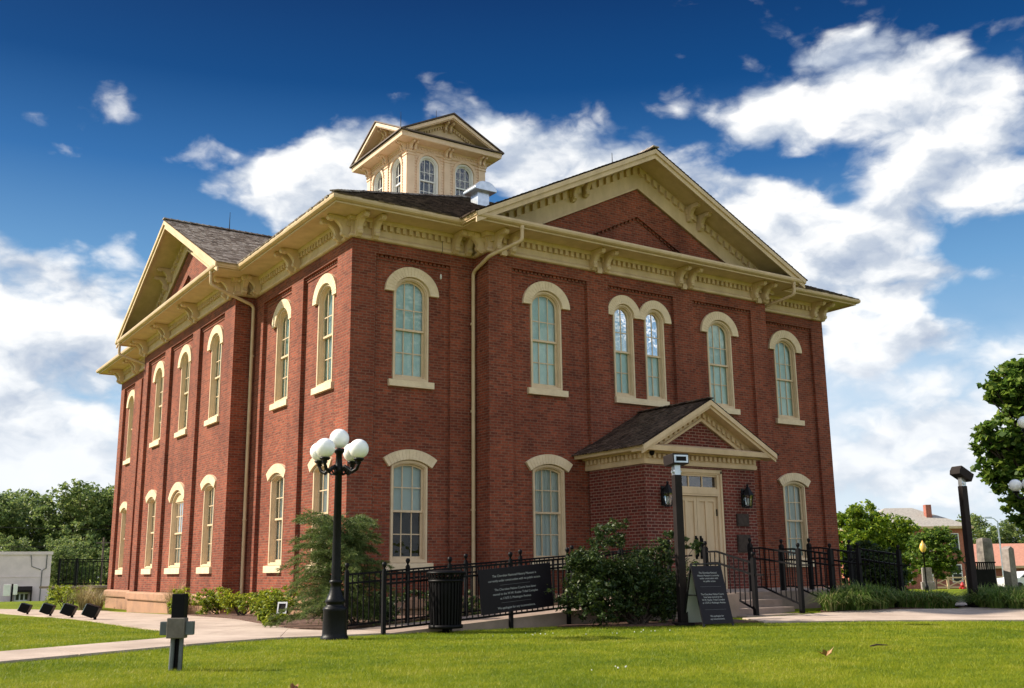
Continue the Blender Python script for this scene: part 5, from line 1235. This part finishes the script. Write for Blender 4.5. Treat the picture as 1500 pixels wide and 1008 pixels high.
def branches(mb, base, blobs, r0, seed=0, sway=.1):
    r = random.Random(seed); bx_, by_, bz_ = base
    top = max(b[2] for b in blobs); cxm = sum(b[0] for b in blobs) / len(blobs); cym = sum(b[1] for b in blobs) / len(blobs)
    pts = [Vector((bx_, by_, bz_)), Vector((bx_ + (cxm - bx_) * .2 + r.uniform(-sway, sway), by_ + (cym - by_) * .2, bz_ + (top - bz_) * .35)), Vector((cxm, cym, bz_ + (top - bz_) * .8))]
    mb.tube(pts, [r0, r0 * .75, r0 * .25], 9)
    for b in blobs:
        c_ = Vector(b[:3]); k = r.uniform(.25, .7); s_ = pts[0].lerp(pts[1], k * 2) if k < .5 else pts[1].lerp(pts[2], (k - .5) * 2)
        m_ = s_.lerp(c_, .5) + Vector((r.uniform(-.1, .1), r.uniform(-.1, .1), -.05)) * b[5]; mb.tube([s_, m_, c_], [r0 * .38, r0 * .25, r0 * .1], 6)
        for _ in range(4):
            e_ = c_ + Vector((r.uniform(-.8, .8) * b[3], r.uniform(-.8, .8) * b[4], r.uniform(-.3, .9) * b[5])); mb.tube([m_.lerp(c_, .6), e_], [r0 * .12, r0 * .04], 5)
def tree(name, label, cat, loc, blobs, n, size, lm, r0, seed, group=None, up=.4, aspect=.6, trunk='bark'):
    t_ = thing(name, label, cat, loc, 0, group)
    pts = clump_points(blobs, n, seed=seed); link('crown', np_mesh('crown', leaf_quads(pts, size, aspect, up), 4, lm), t_)
    mb_ = MB(); branches(mb_, (0, 0, -.2), blobs, r0, seed); mb_.build('trunk', trunk, t_); return t_
def rblobs(seed, n, rx, ry, z0, z1, br, taper=.5):
    r = random.Random(seed); o = []
    for i in range(n):
        f = (i + .5) / n; z = z0 + (z1 - z0) * f; w = 1 - taper * abs(f - .35) / .65; a_ = i * 2.4 + r.uniform(-.4, .4); q = r.uniform(.45, 1) * w
        o.append((rx * q * math.cos(a_), ry * q * math.sin(a_), z, br * r.uniform(.75, 1.25), br * r.uniform(.75, 1.25), br * r.uniform(.6, .95)))
    return o
# woods far at the left
wt = [tree('woodland_tree', '', 'tree', (0, 0, -200), rblobs(s_, 15, 4.2, 4.2, 3.2, 11.2, 2.1), 15000, .20, 'wood_leaf', .3, s_, 'trees behind the pink building') for s_ in (11, 12, 13)]
WTS = [(11.59, 160.1, 1.42, 0), (19.91, 158.18, 1.36, 1), (24.22, 152.92, 1.5, 2), (29.08, 148.49, 1.55, 3), (34.63, 146.01, 1.4, 4), (15.17, 170.93, 1.5, 5), (28.35, 164.57, 1.5, 0.5), (38.21, 156.83, 1.5, 1.7), (15.96, 122.4, 0.62, 2.2), (22.06, 120.75, 0.6, 0.3), (12.45, 141.53, 0.78, 1.1), (18.43, 135.16, 0.74, 0.2)]
for i, (x, y, s_, rz) in enumerate(WTS):
    lab = WLAB[i] if (WLAB := [
        'dense green tree of the wood, leftmost at the picture edge', 'round green tree of the wood above the pink building roof', 'tall green tree of the wood behind the roof corner of the pink building', 'tallest green tree of the wood, right of the pink building',
        'green tree of the wood closest to the brick wall', 'rear tree of the wood peeping over its neighbours at far left', 'rear tree of the wood showing between two crowns', 'rear tree of the wood just left of the brick building', 'low young tree at the foot of the wood behind the black railing', 'low young tree at the pink building corner', 'low tree filling the wood above the pink wall', 'low tree under the wood near the utility pole']) else ''
    t_ = wt[i % 3] if i < 3 else dup(wt[i % 3], (0, 0, 0))
    t_.location = (x, y, T(x, y) - .2); t_.rotation_euler.z = rz; t_.scale = (s_, s_, s_); t_['label'] = lab
# maple at the right edge
MX, MY = (29.98, -2.12)
tree('maple_tree', 'large dark green maple at the right edge of the lawn', 'tree', (MX, MY, T(MX, MY)), [(-1.92, 1.27, 8.14, 0.91, 0.91, 0.77), (-2.37, 1.58, 7.72, 0.51, 0.51, 0.43), (-1.08, 1.01, 8.63, 0.85, 0.85, 0.72), (-1.62, 1.07, 7.05, 0.85, 0.85, 0.72), (-2.57, 1.71, 5.96, 0.85, 0.85, 0.72), (-3.08, 2.04, 5.84, 0.48, 0.48, 0.41), (-2.49, 1.94, 4.99, 0.73, 0.73, 0.62), (-2.12, 1.41, 4.14, 0.85, 0.85, 0.72), (-1.92, 1.27, 3.05, 0.73, 0.73, 0.62), (-1.01, 1.11, 5.6, 1.33, 1.33, 1.13), (-0.5, 0.34, 7.29, 1.45, 1.45, 1.24), (0.5, -0.34, 5.84, 1.82, 1.82, 1.55), (1.51, -1.01, 7.05, 1.82, 1.82, 1.55), (0.8, 1.21, 4.63, 1.45, 1.45, 1.24), (1.51, -1.01, 4.02, 1.58, 1.58, 1.34), (-0.94, -0.1, 3.41, 1.09, 1.09, 0.93), (-0.87, -1.31, 5.84, 1.45, 1.45, 1.24)], 42000, .13, 'maple', .36, 21, aspect=.8)
# bushes and small trees at the right
for (x, y, bl, n, sz, m, lab, nm, cat) in [(52.5, 26.13, [(1.16, -0.35, 1.55, 1.32, 1.05, 0.89), (-0.82, 0.82, 1.85, 1.33, 0.97, 0.7), (0.37, -0.99, 2.15, 1.31, 0.92, 0.87), (0.43, 0.82, 2.45, 1.41, 1.39, 0.7), (-1.32, 0.27, 2.75, 1.41, 1.12, 0.78), (0.67, -0.49, 3.05, 1.03, 1.15, 0.89), (-0.05, 1.01, 3.35, 1.03, 1.16, 0.81), (-1.2, -1.03, 3.65, 1.21, 1.25, 0.76), (1.09, 1.01, 3.95, 0.98, 1.09, 0.98), (-1.4, 0.32, 4.25, 1.14, 1.35, 0.96), (0.28, -0.98, 4.55, 1.38, 1.36, 0.89), (0.12, 0.5, 4.85, 1.05, 1.33, 0.86), (-0.77, -0.21, 5.15, 1.28, 1.27, 0.84), (0.66, -0.18, 5.45, 1.32, 1.19, 0.85)], 12000, 0.15, 'bright_leaf', 'bright yellow-green small tree just right of the brick wall', 'small_tree', 'tree'), (56.99, 26.75, [(1.21, 0.46, 1.43, 0.95, 0.96, 1.03), (-1.0, 0.62, 1.7, 1.08, 1.23, 0.93), (0.12, -0.78, 1.96, 1.14, 1.12, 0.98), (0.43, 1.62, 2.23, 1.2, 1.15, 0.8), (-0.76, 0.15, 2.49, 1.16, 1.08, 0.84), (1.38, -0.36, 2.75, 1.21, 1.04, 0.7), (-0.11, 0.9, 3.02, 1.18, 1.44, 0.96), (-1.1, -1.22, 3.28, 1.33, 1.3, 1.05), (1.2, 0.75, 3.55, 1.1, 1.43, 1.08), (-1.0, 0.78, 3.81, 1.29, 1.16, 0.9), (0.54, -1.18, 4.08, 1.18, 1.35, 0.83), (-0.0, 1.15, 4.34, 1.16, 1.21, 1.06), (-0.58, -0.49, 4.6, 1.03, 1.09, 0.97), (0.81, -0.42, 4.87, 1.06, 1.39, 0.81)], 11000, 0.15, 'bright_leaf', 'bright yellow-green tree beside the round green one', 'small_tree', 'tree'), (45.31, 15.3, [(0.52, -0.11, 1.08, 0.68, 0.75, 0.57), (-0.15, 0.29, 1.25, 0.82, 0.64, 0.48), (0.28, -0.53, 1.41, 0.82, 0.71, 0.58), (0.6, 0.44, 1.57, 0.83, 0.72, 0.6), (-0.43, -0.14, 1.74, 0.8, 0.75, 0.49), (0.59, -0.81, 1.9, 0.71, 0.79, 0.64), (-0.41, 0.89, 2.07, 0.68, 0.81, 0.53), (-0.12, -0.89, 2.23, 0.59, 0.6, 0.47), (0.44, 0.39, 2.4, 0.76, 0.65, 0.54), (-0.44, 0.23, 2.56, 0.74, 0.74, 0.64), (0.39, -0.6, 2.72, 0.83, 0.87, 0.58), (0.34, 0.52, 2.89, 0.86, 0.84, 0.56), (-0.24, -0.2, 3.05, 0.82, 0.74, 0.49), (0.41, -0.26, 3.22, 0.87, 0.59, 0.62)], 9000, 0.1, 'maple', 'round green tree in front of the brick house', 'small_tree', 'tree'), (19.63, -0.05, [(0.21, -0.05, 0.47, 0.49, 0.43, 0.31), (-0.35, 0.38, 0.59, 0.58, 0.57, 0.34), (0.04, -0.34, 0.72, 0.44, 0.42, 0.34), (0.18, 0.57, 0.85, 0.58, 0.58, 0.33), (-0.52, -0.01, 0.98, 0.56, 0.59, 0.45), (0.29, -0.36, 1.11, 0.55, 0.51, 0.33), (-0.06, 0.24, 1.24, 0.61, 0.59, 0.4), (-0.27, -0.36, 1.38, 0.53, 0.6, 0.45), (0.25, 0.09, 1.5, 0.53, 0.5, 0.33), (-0.26, 0.16, 1.63, 0.41, 0.41, 0.41)], 6000, 0.07, 'shrub_leaf', 'dark green bush behind the far stair rails', 'bush', 'bush'), (22.18, 1.25, [(0.34, 0.03, 0.39, 0.49, 0.51, 0.36), (-0.18, 0.08, 0.48, 0.42, 0.51, 0.35), (0.1, -0.22, 0.56, 0.42, 0.38, 0.33), (0.13, 0.19, 0.65, 0.38, 0.39, 0.39), (-0.26, -0.11, 0.73, 0.49, 0.36, 0.34), (0.13, -0.16, 0.82, 0.5, 0.38, 0.28), (-0.26, 0.34, 0.9, 0.39, 0.52, 0.33), (-0.07, -0.2, 0.99, 0.51, 0.47, 0.39), (0.16, 0.13, 1.07, 0.4, 0.37, 0.27), (-0.13, 0.12, 1.16, 0.45, 0.34, 0.35)], 5000, 0.07, 'shrub_leaf', 'dark green bush at the end of the stair rails', 'bush', 'bush'), (136.27, 71.33, [(2.31, 0.55, 3.21, 2.24, 2.02, 1.32), (-1.63, 1.15, 3.64, 2.51, 2.13, 1.91), (-0.26, -2.8, 4.07, 2.48, 2.17, 1.73), (0.87, 1.55, 4.5, 2.31, 2.56, 1.52), (-2.75, -1.22, 4.93, 2.6, 2.09, 1.39), (3.32, -1.12, 5.36, 2.2, 1.85, 1.47), (-0.78, 2.02, 5.79, 2.7, 2.34, 1.47), (-0.75, -2.02, 6.21, 2.68, 2.66, 1.72), (2.37, 1.19, 6.64, 2.56, 2.73, 1.34), (-1.99, 1.09, 7.07, 2.06, 2.34, 1.39), (1.31, -1.43, 7.5, 1.88, 2.42, 1.56), (0.88, 1.45, 7.93, 1.9, 1.97, 1.99), (-0.69, -0.56, 8.36, 2.53, 1.78, 1.58), (1.48, 0.16, 8.79, 2.06, 2.13, 1.62)], 9000, 0.22, 'wood_leaf', 'green far tree left behind the low red-roofed building', 'far_tree', 'tree'), (143.21, 69.12, [(1.29, -0.18, 3.2, 2.4, 1.83, 1.73), (-0.84, 0.96, 3.59, 2.26, 1.8, 1.65), (-0.37, -1.4, 3.98, 2.18, 2.58, 1.42), (2.06, 1.72, 4.38, 2.7, 2.33, 1.63), (-1.35, -0.84, 4.77, 2.61, 2.05, 1.43), (1.5, -1.78, 5.16, 2.57, 1.94, 1.77), (-0.86, 2.18, 5.55, 2.3, 1.82, 1.37), (-1.85, -2.14, 5.95, 2.18, 2.07, 1.77), (1.79, 0.58, 6.34, 2.55, 2.45, 1.51), (-2.01, 0.69, 6.73, 2.63, 2.48, 1.54), (0.94, -0.87, 7.12, 2.17, 2.51, 1.44), (0.32, 0.99, 7.52, 2.42, 2.52, 1.76), (-0.87, -0.95, 7.91, 2.45, 2.35, 1.77), (1.69, -0.43, 8.3, 2.7, 2.23, 1.83)], 9000, 0.22, 'wood_leaf', 'green far tree in the middle behind the low red-roofed building', 'far_tree', 'tree'), (146.83, 61.92, [(2.54, -0.56, 3.23, 1.89, 2.46, 1.39), (-1.72, 2.37, 3.7, 1.97, 2.4, 1.67), (0.11, -2.22, 4.16, 1.95, 2.58, 1.39), (1.08, 0.92, 4.62, 2.02, 2.16, 2.01), (-1.73, -0.14, 5.09, 2.02, 2.74, 1.37), (2.22, -1.13, 5.55, 2.41, 2.1, 1.85), (-0.77, 2.87, 6.02, 2.65, 2.34, 1.43), (-2.49, -2.29, 6.48, 2.24, 1.95, 2.05), (2.48, 1.09, 6.95, 2.63, 2.04, 1.59), (-1.43, 0.13, 7.41, 2.52, 1.86, 1.85), (1.49, -2.18, 7.88, 2.6, 2.26, 1.47), (0.97, 1.47, 8.34, 2.26, 1.83, 2.02), (-1.55, -0.91, 8.8, 1.98, 2.0, 1.33), (1.02, -0.36, 9.27, 2.18, 2.13, 1.96)], 9000, 0.22, 'bright_leaf', 'yellow-green far tree behind the low building, next to the maple', 'far_tree', 'tree'), (37.07, 3.97, [(0.19, -0.01, 0.23, 0.26, 0.36, 0.18), (-0.25, 0.23, 0.3, 0.25, 0.31, 0.24), (-0.07, -0.25, 0.37, 0.33, 0.3, 0.26), (0.19, 0.14, 0.44, 0.25, 0.31, 0.28), (-0.32, -0.08, 0.51, 0.29, 0.34, 0.19), (0.2, -0.18, 0.58, 0.34, 0.3, 0.19), (-0.01, 0.15, 0.65, 0.28, 0.35, 0.2), (-0.04, -0.21, 0.72, 0.25, 0.29, 0.23)], 2500, 0.06, 'low_leaf', 'small yellow-green bush beside the granite obelisk', 'bush', 'bush')]:
    tree(nm, lab, cat, (x, y, T(x, y)), bl, n, sz, m, .07, int(x * 7) % 97)
# big dark shrub by the porch
def shrub(name, label, x, y, blobs, n, size, m, seed, up=.3, group=None, aspect=.55):
    t_ = thing(name, label, 'shrub', (x, y, T(x, y)), 0, group)
    link('foliage', np_mesh('foliage', leaf_quads(clump_points(blobs, n, .35, seed), size, aspect, up), 4, m), t_)
    mb_ = MB(); r_ = random.Random(seed)
    for b in blobs:
        a_ = r_.uniform(0, 6.28); mb_.tube([(.12 * math.cos(a_), .12 * math.sin(a_), -.05), (b[0] * .5, b[1] * .5, b[2] * .55), (b[0], b[1], b[2] + b[5] * .5)], [.022, .015, .006], 5)
    mb_.build('stems', 'bark', t_); return t_
rb_ = random.Random(5)
bl = [(rb_.uniform(-1.35, 1.35), rb_.uniform(-.45, .45), rb_.uniform(.35, 1.3), rb_.uniform(.26, .42), rb_.uniform(.26, .4), rb_.uniform(.22, .36)) for _ in range(18)]
bl += [(-.85, 0, 1.62, .26, .26, .30), (-.45, .1, 1.72, .26, .26, .32), (.95, -.1, 1.62, .22, .22, .30), (.55, 0, 1.35, .32, .3, .3), (-1.45, 0, 1.15, .25, .25, .25), (1.55, 0, 1.35, .16, .16, .3), (1.35, 0, .8, .3, .3, .35), (0, 0, .9, .8, .4, .65), (-.7, 0, .6, .7, .4, .5), (.8, 0, .6, .7, .4, .5), (-1.5, 0, .55, .35, .35, .35)]
shrub('dark_shrub', 'large dark green shrub between the notice board and the porch', 2.62, -7.72, bl, 30000, .037, 'shrub_leaf', 3)
# low leafy shrubs along the sunlit wall
LOWS = [(-1.6, -0.4, 0.7, 0.68), (-1.3, 1.7, 0.7, 0.72), (-1.15, 3.9, 0.7, 0.75), (-1.05, 6.1, 0.65, 0.75), (-1.3, 8.6, 0.6, 0.75), (-2.85, -2.9, 0.3, 0.3), (-1.7, 23.9, 0.9, 0.95), (-1.3, 26.4, 0.9, 0.9)]
for i, (x, y, w, h_) in enumerate(LOWS):
    r_ = random.Random(40 + i); bl = [(r_.uniform(-w, w) * .7, r_.uniform(-w, w) * .7, h_ * r_.uniform(.35, .75), w * .45, w * .45, h_ * .35) for _ in range(6)]
    shrub('low_shrub', ['low yellow-green shrub nearest the conifer', 'low yellow-green shrub, second along the wall from the conifer', 'low yellow-green shrub, third along the wall from the conifer', 'low yellow-green shrub before the downspout', 'low yellow-green shrub beside the dry grass tuft', 'low green shrub at the foot of the conifer', 'golden low shrub at the far end of the side walk', 'green low shrub beside the golden one at the far end'][i], x, y, bl, 2600, .042, 'low_leaf', 40 + i, group='low shrubs along the wall', aspect=.5)
# ornamental grasses
def tuft(x, y, n, h_, spread, r_base, lm, seed, w=.012):
    r = np.random.default_rng(seed); a_ = r.uniform(0, 2 * np.pi, n); q = np.sqrt(r.uniform(0, 1, n)) * r_base
    bx_, by_ = q * np.cos(a_), q * np.sin(a_); a2 = a_ + r.normal(0, .7, n); L = h_ * r.uniform(.6, 1.15, n); ou = spread * r.uniform(.25, 1.1, n)
    dirx, diry = np.cos(a2), np.sin(a2); S = 5; rows = np.zeros((n, S, 2, 3))
    for k in range(S):
        f = k / (S - 1); px = bx_ + dirx * ou * f ** 1.6; py = by_ + diry * ou * f ** 1.6; pz = L * (f * 1.3 - .62 * f ** 2.6 * (.5 + ou / spread)); hw = w * (1 - f * .92)
        for s_, sg in enumerate((-1, 1)): rows[:, k, s_] = np.stack([px - diry * hw * sg, py + dirx * hw * sg, pz], -1)
    return rows
def grass_mound(name, label, pts, n_per, h_, lm, seed, w=.012, spread=.42, rb=.16, cat='grass clump'):
    x0, y0 = pts[0]; t_ = thing(name, label, cat, (x0, y0, T(x0, y0)))
    R_ = []
    for i, (x, y) in enumerate(pts):
        hh = (h_(x, y) if callable(h_) else h_) * (0.8 + .4 * ((i * 37) % 10) / 10); rw = tuft(0, 0, n_per, hh, spread, rb, lm, seed + i, w); rw += np.array([x - x0, y - y0, T(x, y) - T(x0, y0)]); R_.append(rw)
    link('blades', strip_mesh('blades', np.concatenate(R_), lm), t_); return t_
def fill(poly, d, seed):
    p = np.array(poly); r = np.random.default_rng(seed); lo, hi = p.min(0), p.max(0); n = int((hi - lo).prod() / d / d) ; q = r.uniform(lo, hi, (n, 2)); return [tuple(v) for v in q[in_poly(q[:, 0], q[:, 1], p)]]
grass_mound('grass_mound', 'long green grass mound between the steps and the path gap', fill([(8.15, -7.45), (9.4, -7.75), (10.6, -8.2), (11.3, -8.5), (12.2, -7.6), (11.6, -6.7), (9.8, -6.95)], .21, 4), 230, lambda x, y: .68 - .30 * min(1, max(0, (x - 9.6) / 2.0)), 'liriope', 50, spread=.55, w=.015)
grass_mound('grass_mound', 'green grass mound beside the brown floodlight post at right', fill([(11.5, -9.35), (12.8, -10.3), (15.0, -11.8), (16, -10.6), (13.0, -8.4), (12.2, -8.5)], .22, 6), 230, .54, 'liriope', 150, spread=.55, w=.015)
grass_mound('dry_grass_tuft', 'dry feathery grass tuft against the left wall', [(-1.15, 10.0), (-1.0, 10.4), (-1.3, 9.7)], 160, 1.15, 'dry_grass', 70, spread=.75, w=.008)
grass_mound('dry_grass_tuft', 'dry grass tuft at the far end of the side walk', [(-1.1, 21.2), (-1.5, 21.8), (-1.2, 22.6)], 160, 1.25, 'dry_grass', 75, spread=1.0, w=.012)
# feathery conifer in front of the corner
def conifer(x, y):
    t_ = thing('conifer', 'feathery drooping conifer in front of the sunlit building corner', 'conifer', (x, y, T(x, y)))
    r = np.random.default_rng(17); tr_ = MB(); tr_.tube([(0, 0, -.1), (.03, 0, 1.1), (-.02, .02, 2.0)], [.06, .045, .012], 8)
    cen = []; dr_ = []
    NB = 105
    for i in range(NB):
        f = (i + .5) / NB; z = .2 + 1.75 * f; L = (1.18 - .42 * f) * r.uniform(.55, 1.15); a_ = i * 2.39996 + r.normal(0, .25); rise_ = .30 + .55 * f; n = 12
        P_ = [np.array([math.cos(a_) * L * k / n, math.sin(a_) * L * k / n, max(.12, z + L * (rise_ * k / n - (.45 + .1 * f) * (k / n) ** 2.2))]) for k in range(n + 1)]
        tr_.tube([Vector(p) for p in P_[::3]], [.016, .011, .008, .005, .003], 5)
        for k in range(2, n + 1):
            for s_ in (-1, 1):
                for m_ in range(2):
                    sl = (.34 - .018 * k) * r.uniform(.6, 1.1); d = np.array([math.cos(a_ + s_ * r.uniform(.3, 1.0)), math.sin(a_ + s_ * r.uniform(.3, 1.0)), -.25 + r.normal(0, .3)]); d /= np.linalg.norm(d)
                    u = np.linspace(.05, 1, 10)[:, None]; q = P_[k] + d * u * sl; q[:, 2] -= .25 * (u[:, 0] * sl) ** 1.5
                    cen.append(q); dr_.append(np.repeat(d[None], 10, 0))
    c_ = np.concatenate(cen); d = np.concatenate(dr_); c_ = np.repeat(c_, 3, 0); d = np.repeat(d, 3, 0)
    v = d * .8 + r.normal(size=d.shape) * .55; v /= np.linalg.norm(v, axis=1, keepdims=True); w = np.cross(v, r.normal(size=v.shape)); w /= np.linalg.norm(w, axis=1, keepdims=True)
    L = r.uniform(.04, .08, (len(c_), 1)); q = np.stack([c_ - w * .004, c_ + w * .004, c_ + v * L], 1).reshape(-1, 3)
    link('needles', np_mesh('needles', q, 3, 'needle'), t_); tr_.build('trunk', 'bark', t_)
conifer(-2.05, -4.25)
for i, (x, y, h_) in enumerate(((-1.3, -3.6, .6), (-.2, -2.9, .65), (1.2, -3.3, .6), (2.9, -3.2, .65))):
    r_ = random.Random(70 + i); bl = [(r_.uniform(-.6, .6), r_.uniform(-.4, .4), h_ * r_.uniform(.3, .8), .3, .3, .22) for _ in range(8)]
    shrub('bed_shrub', ['dark low shrub behind the ramp railing, right of the street lamp', 'dark low shrub behind the ramp railing and the litter bin', 'dark low shrub behind the left end of the notice board', 'dark low shrub behind the right end of the notice board'][i], x, y, bl, 2600, .04, 'shrub_leaf', 70 + i, group='low shrubs between ramp and wall')

# ------------------------------------------------------------------ lawn blades (uncountable)
def lawn_blades():
    r = np.random.default_rng(99)
    fw2 = np.array([.553, .833]); rt2 = np.array([.833, -.553]); N = 800000
    u = r.uniform(0, 1, N); d = 8.2 * (30 / 8.2) ** (u ** .9); lat = r.uniform(-.56, .56, N) * d
    p = np.array([-10.52, -23.24]) + d[:, None] * fw2 + lat[:, None] * rt2
    keep = np.ones(N, bool)
    pj = p + r.normal(0, .035, p.shape)
    for poly in PATHS + BEDS: keep &= ~in_poly(pj[:, 0], pj[:, 1], poly)
    keep &= ~((p[:, 0] > -2.45) & (p[:, 0] < 18.2) & (p[:, 1] > -6.98) & (p[:, 1] < 25)); keep &= ~((p[:, 0] > -3.3) & (p[:, 0] < 0) & (p[:, 1] > -5.6) & (p[:, 1] < 25))
    p = p[keep]; d = d[keep]; n = len(p)
    z = terr(p[:, 0], p[:, 1]); h_ = r.uniform(.012, .042, n) * (1 + .25 * np.sin(p[:, 0] * 1.7) * np.sin(p[:, 1] * 2.1)); w = .0017 * np.maximum(1, d / 9) * r.uniform(.7, 1.4, n); a_ = r.uniform(0, 6.283, n); le = r.normal(0, .022, (n, 2))
    b = np.stack([p[:, 0], p[:, 1], z - .004], -1); s = np.stack([np.cos(a_) * w, np.sin(a_) * w, np.zeros(n)], -1); tip = b + np.stack([le[:, 0], le[:, 1], h_], -1)
    o = link('grass', np_mesh('grass', np.stack([b - s, b + s, tip], 1).reshape(-1, 3), 3, 'blade')); tag(o, 'short grass blades across the lawn', 'grass', kind='stuff')
lawn_blades()
def on_lawn(name, label, cat, x, y, mb_, m):
    o = mb_.build(name, m, None, (x, y, T(x, y))); tag(o, label, cat); return o
def dead_leaf(x, y, label, s_=1.0, seed=1):
    r_ = random.Random(seed); mb_ = MB()
    for k in range(5):
        a_ = k * 1.26 + r_.uniform(-.3, .3); L = .09 * s_ * r_.uniform(.7, 1.2); c_, q = math.cos(a_), math.sin(a_); zt = .03 + r_.uniform(.0, .11) * s_
        mb_.add([(0, 0, .03), (c_ * L * .5 - q * .03, q * L * .5 + c_ * .03, .05 + zt * .4), (c_ * L, q * L, .03 + zt), (c_ * L * .5 + q * .03, q * L * .5 - c_ * .03, .045 + zt * .2)], [(0, 1, 2), (0, 2, 3)])
    on_lawn('dead_leaf', label, 'leaf', x, y, mb_, 'dead_leaf')
dead_leaf(-.617, -14.87, 'curled brown leaf standing in the lawn at right', 1.15, 3)
dead_leaf(-6.95, -14.35, 'small brown leaf lying in the lawn at the bottom edge of the photo', .45, 5)
for (x, y, lab, L) in ((.95, -14.4, 'dark twig lying flat in the lawn', .16),):
    mb_ = MB(); mb_.tube([(-L, 0, .05), (0, .02, .06), (L, -.02, .05)], [.008, .012, .006], 6); on_lawn('twig', lab, 'twig', x, y, mb_, 'twig')
mb_ = MB(); r_ = random.Random(8)
for (cx_, cy_, n, sp_) in ((-1.0, -9.4, 9, .35), (.4, -9.9, 9, .5), (-3.4, -14.6, 5, .3)):
    for _ in range(n): mb_.sphere((cx_ + r_.gauss(0, sp_), cy_ + r_.gauss(0, sp_ * .45), .05), r_.uniform(.006, .011), 6, 4)
tag(mb_.build('clover_flowers', 'clover'), 'tiny white clover flowers dotted in the lawn', 'clover', kind='stuff')
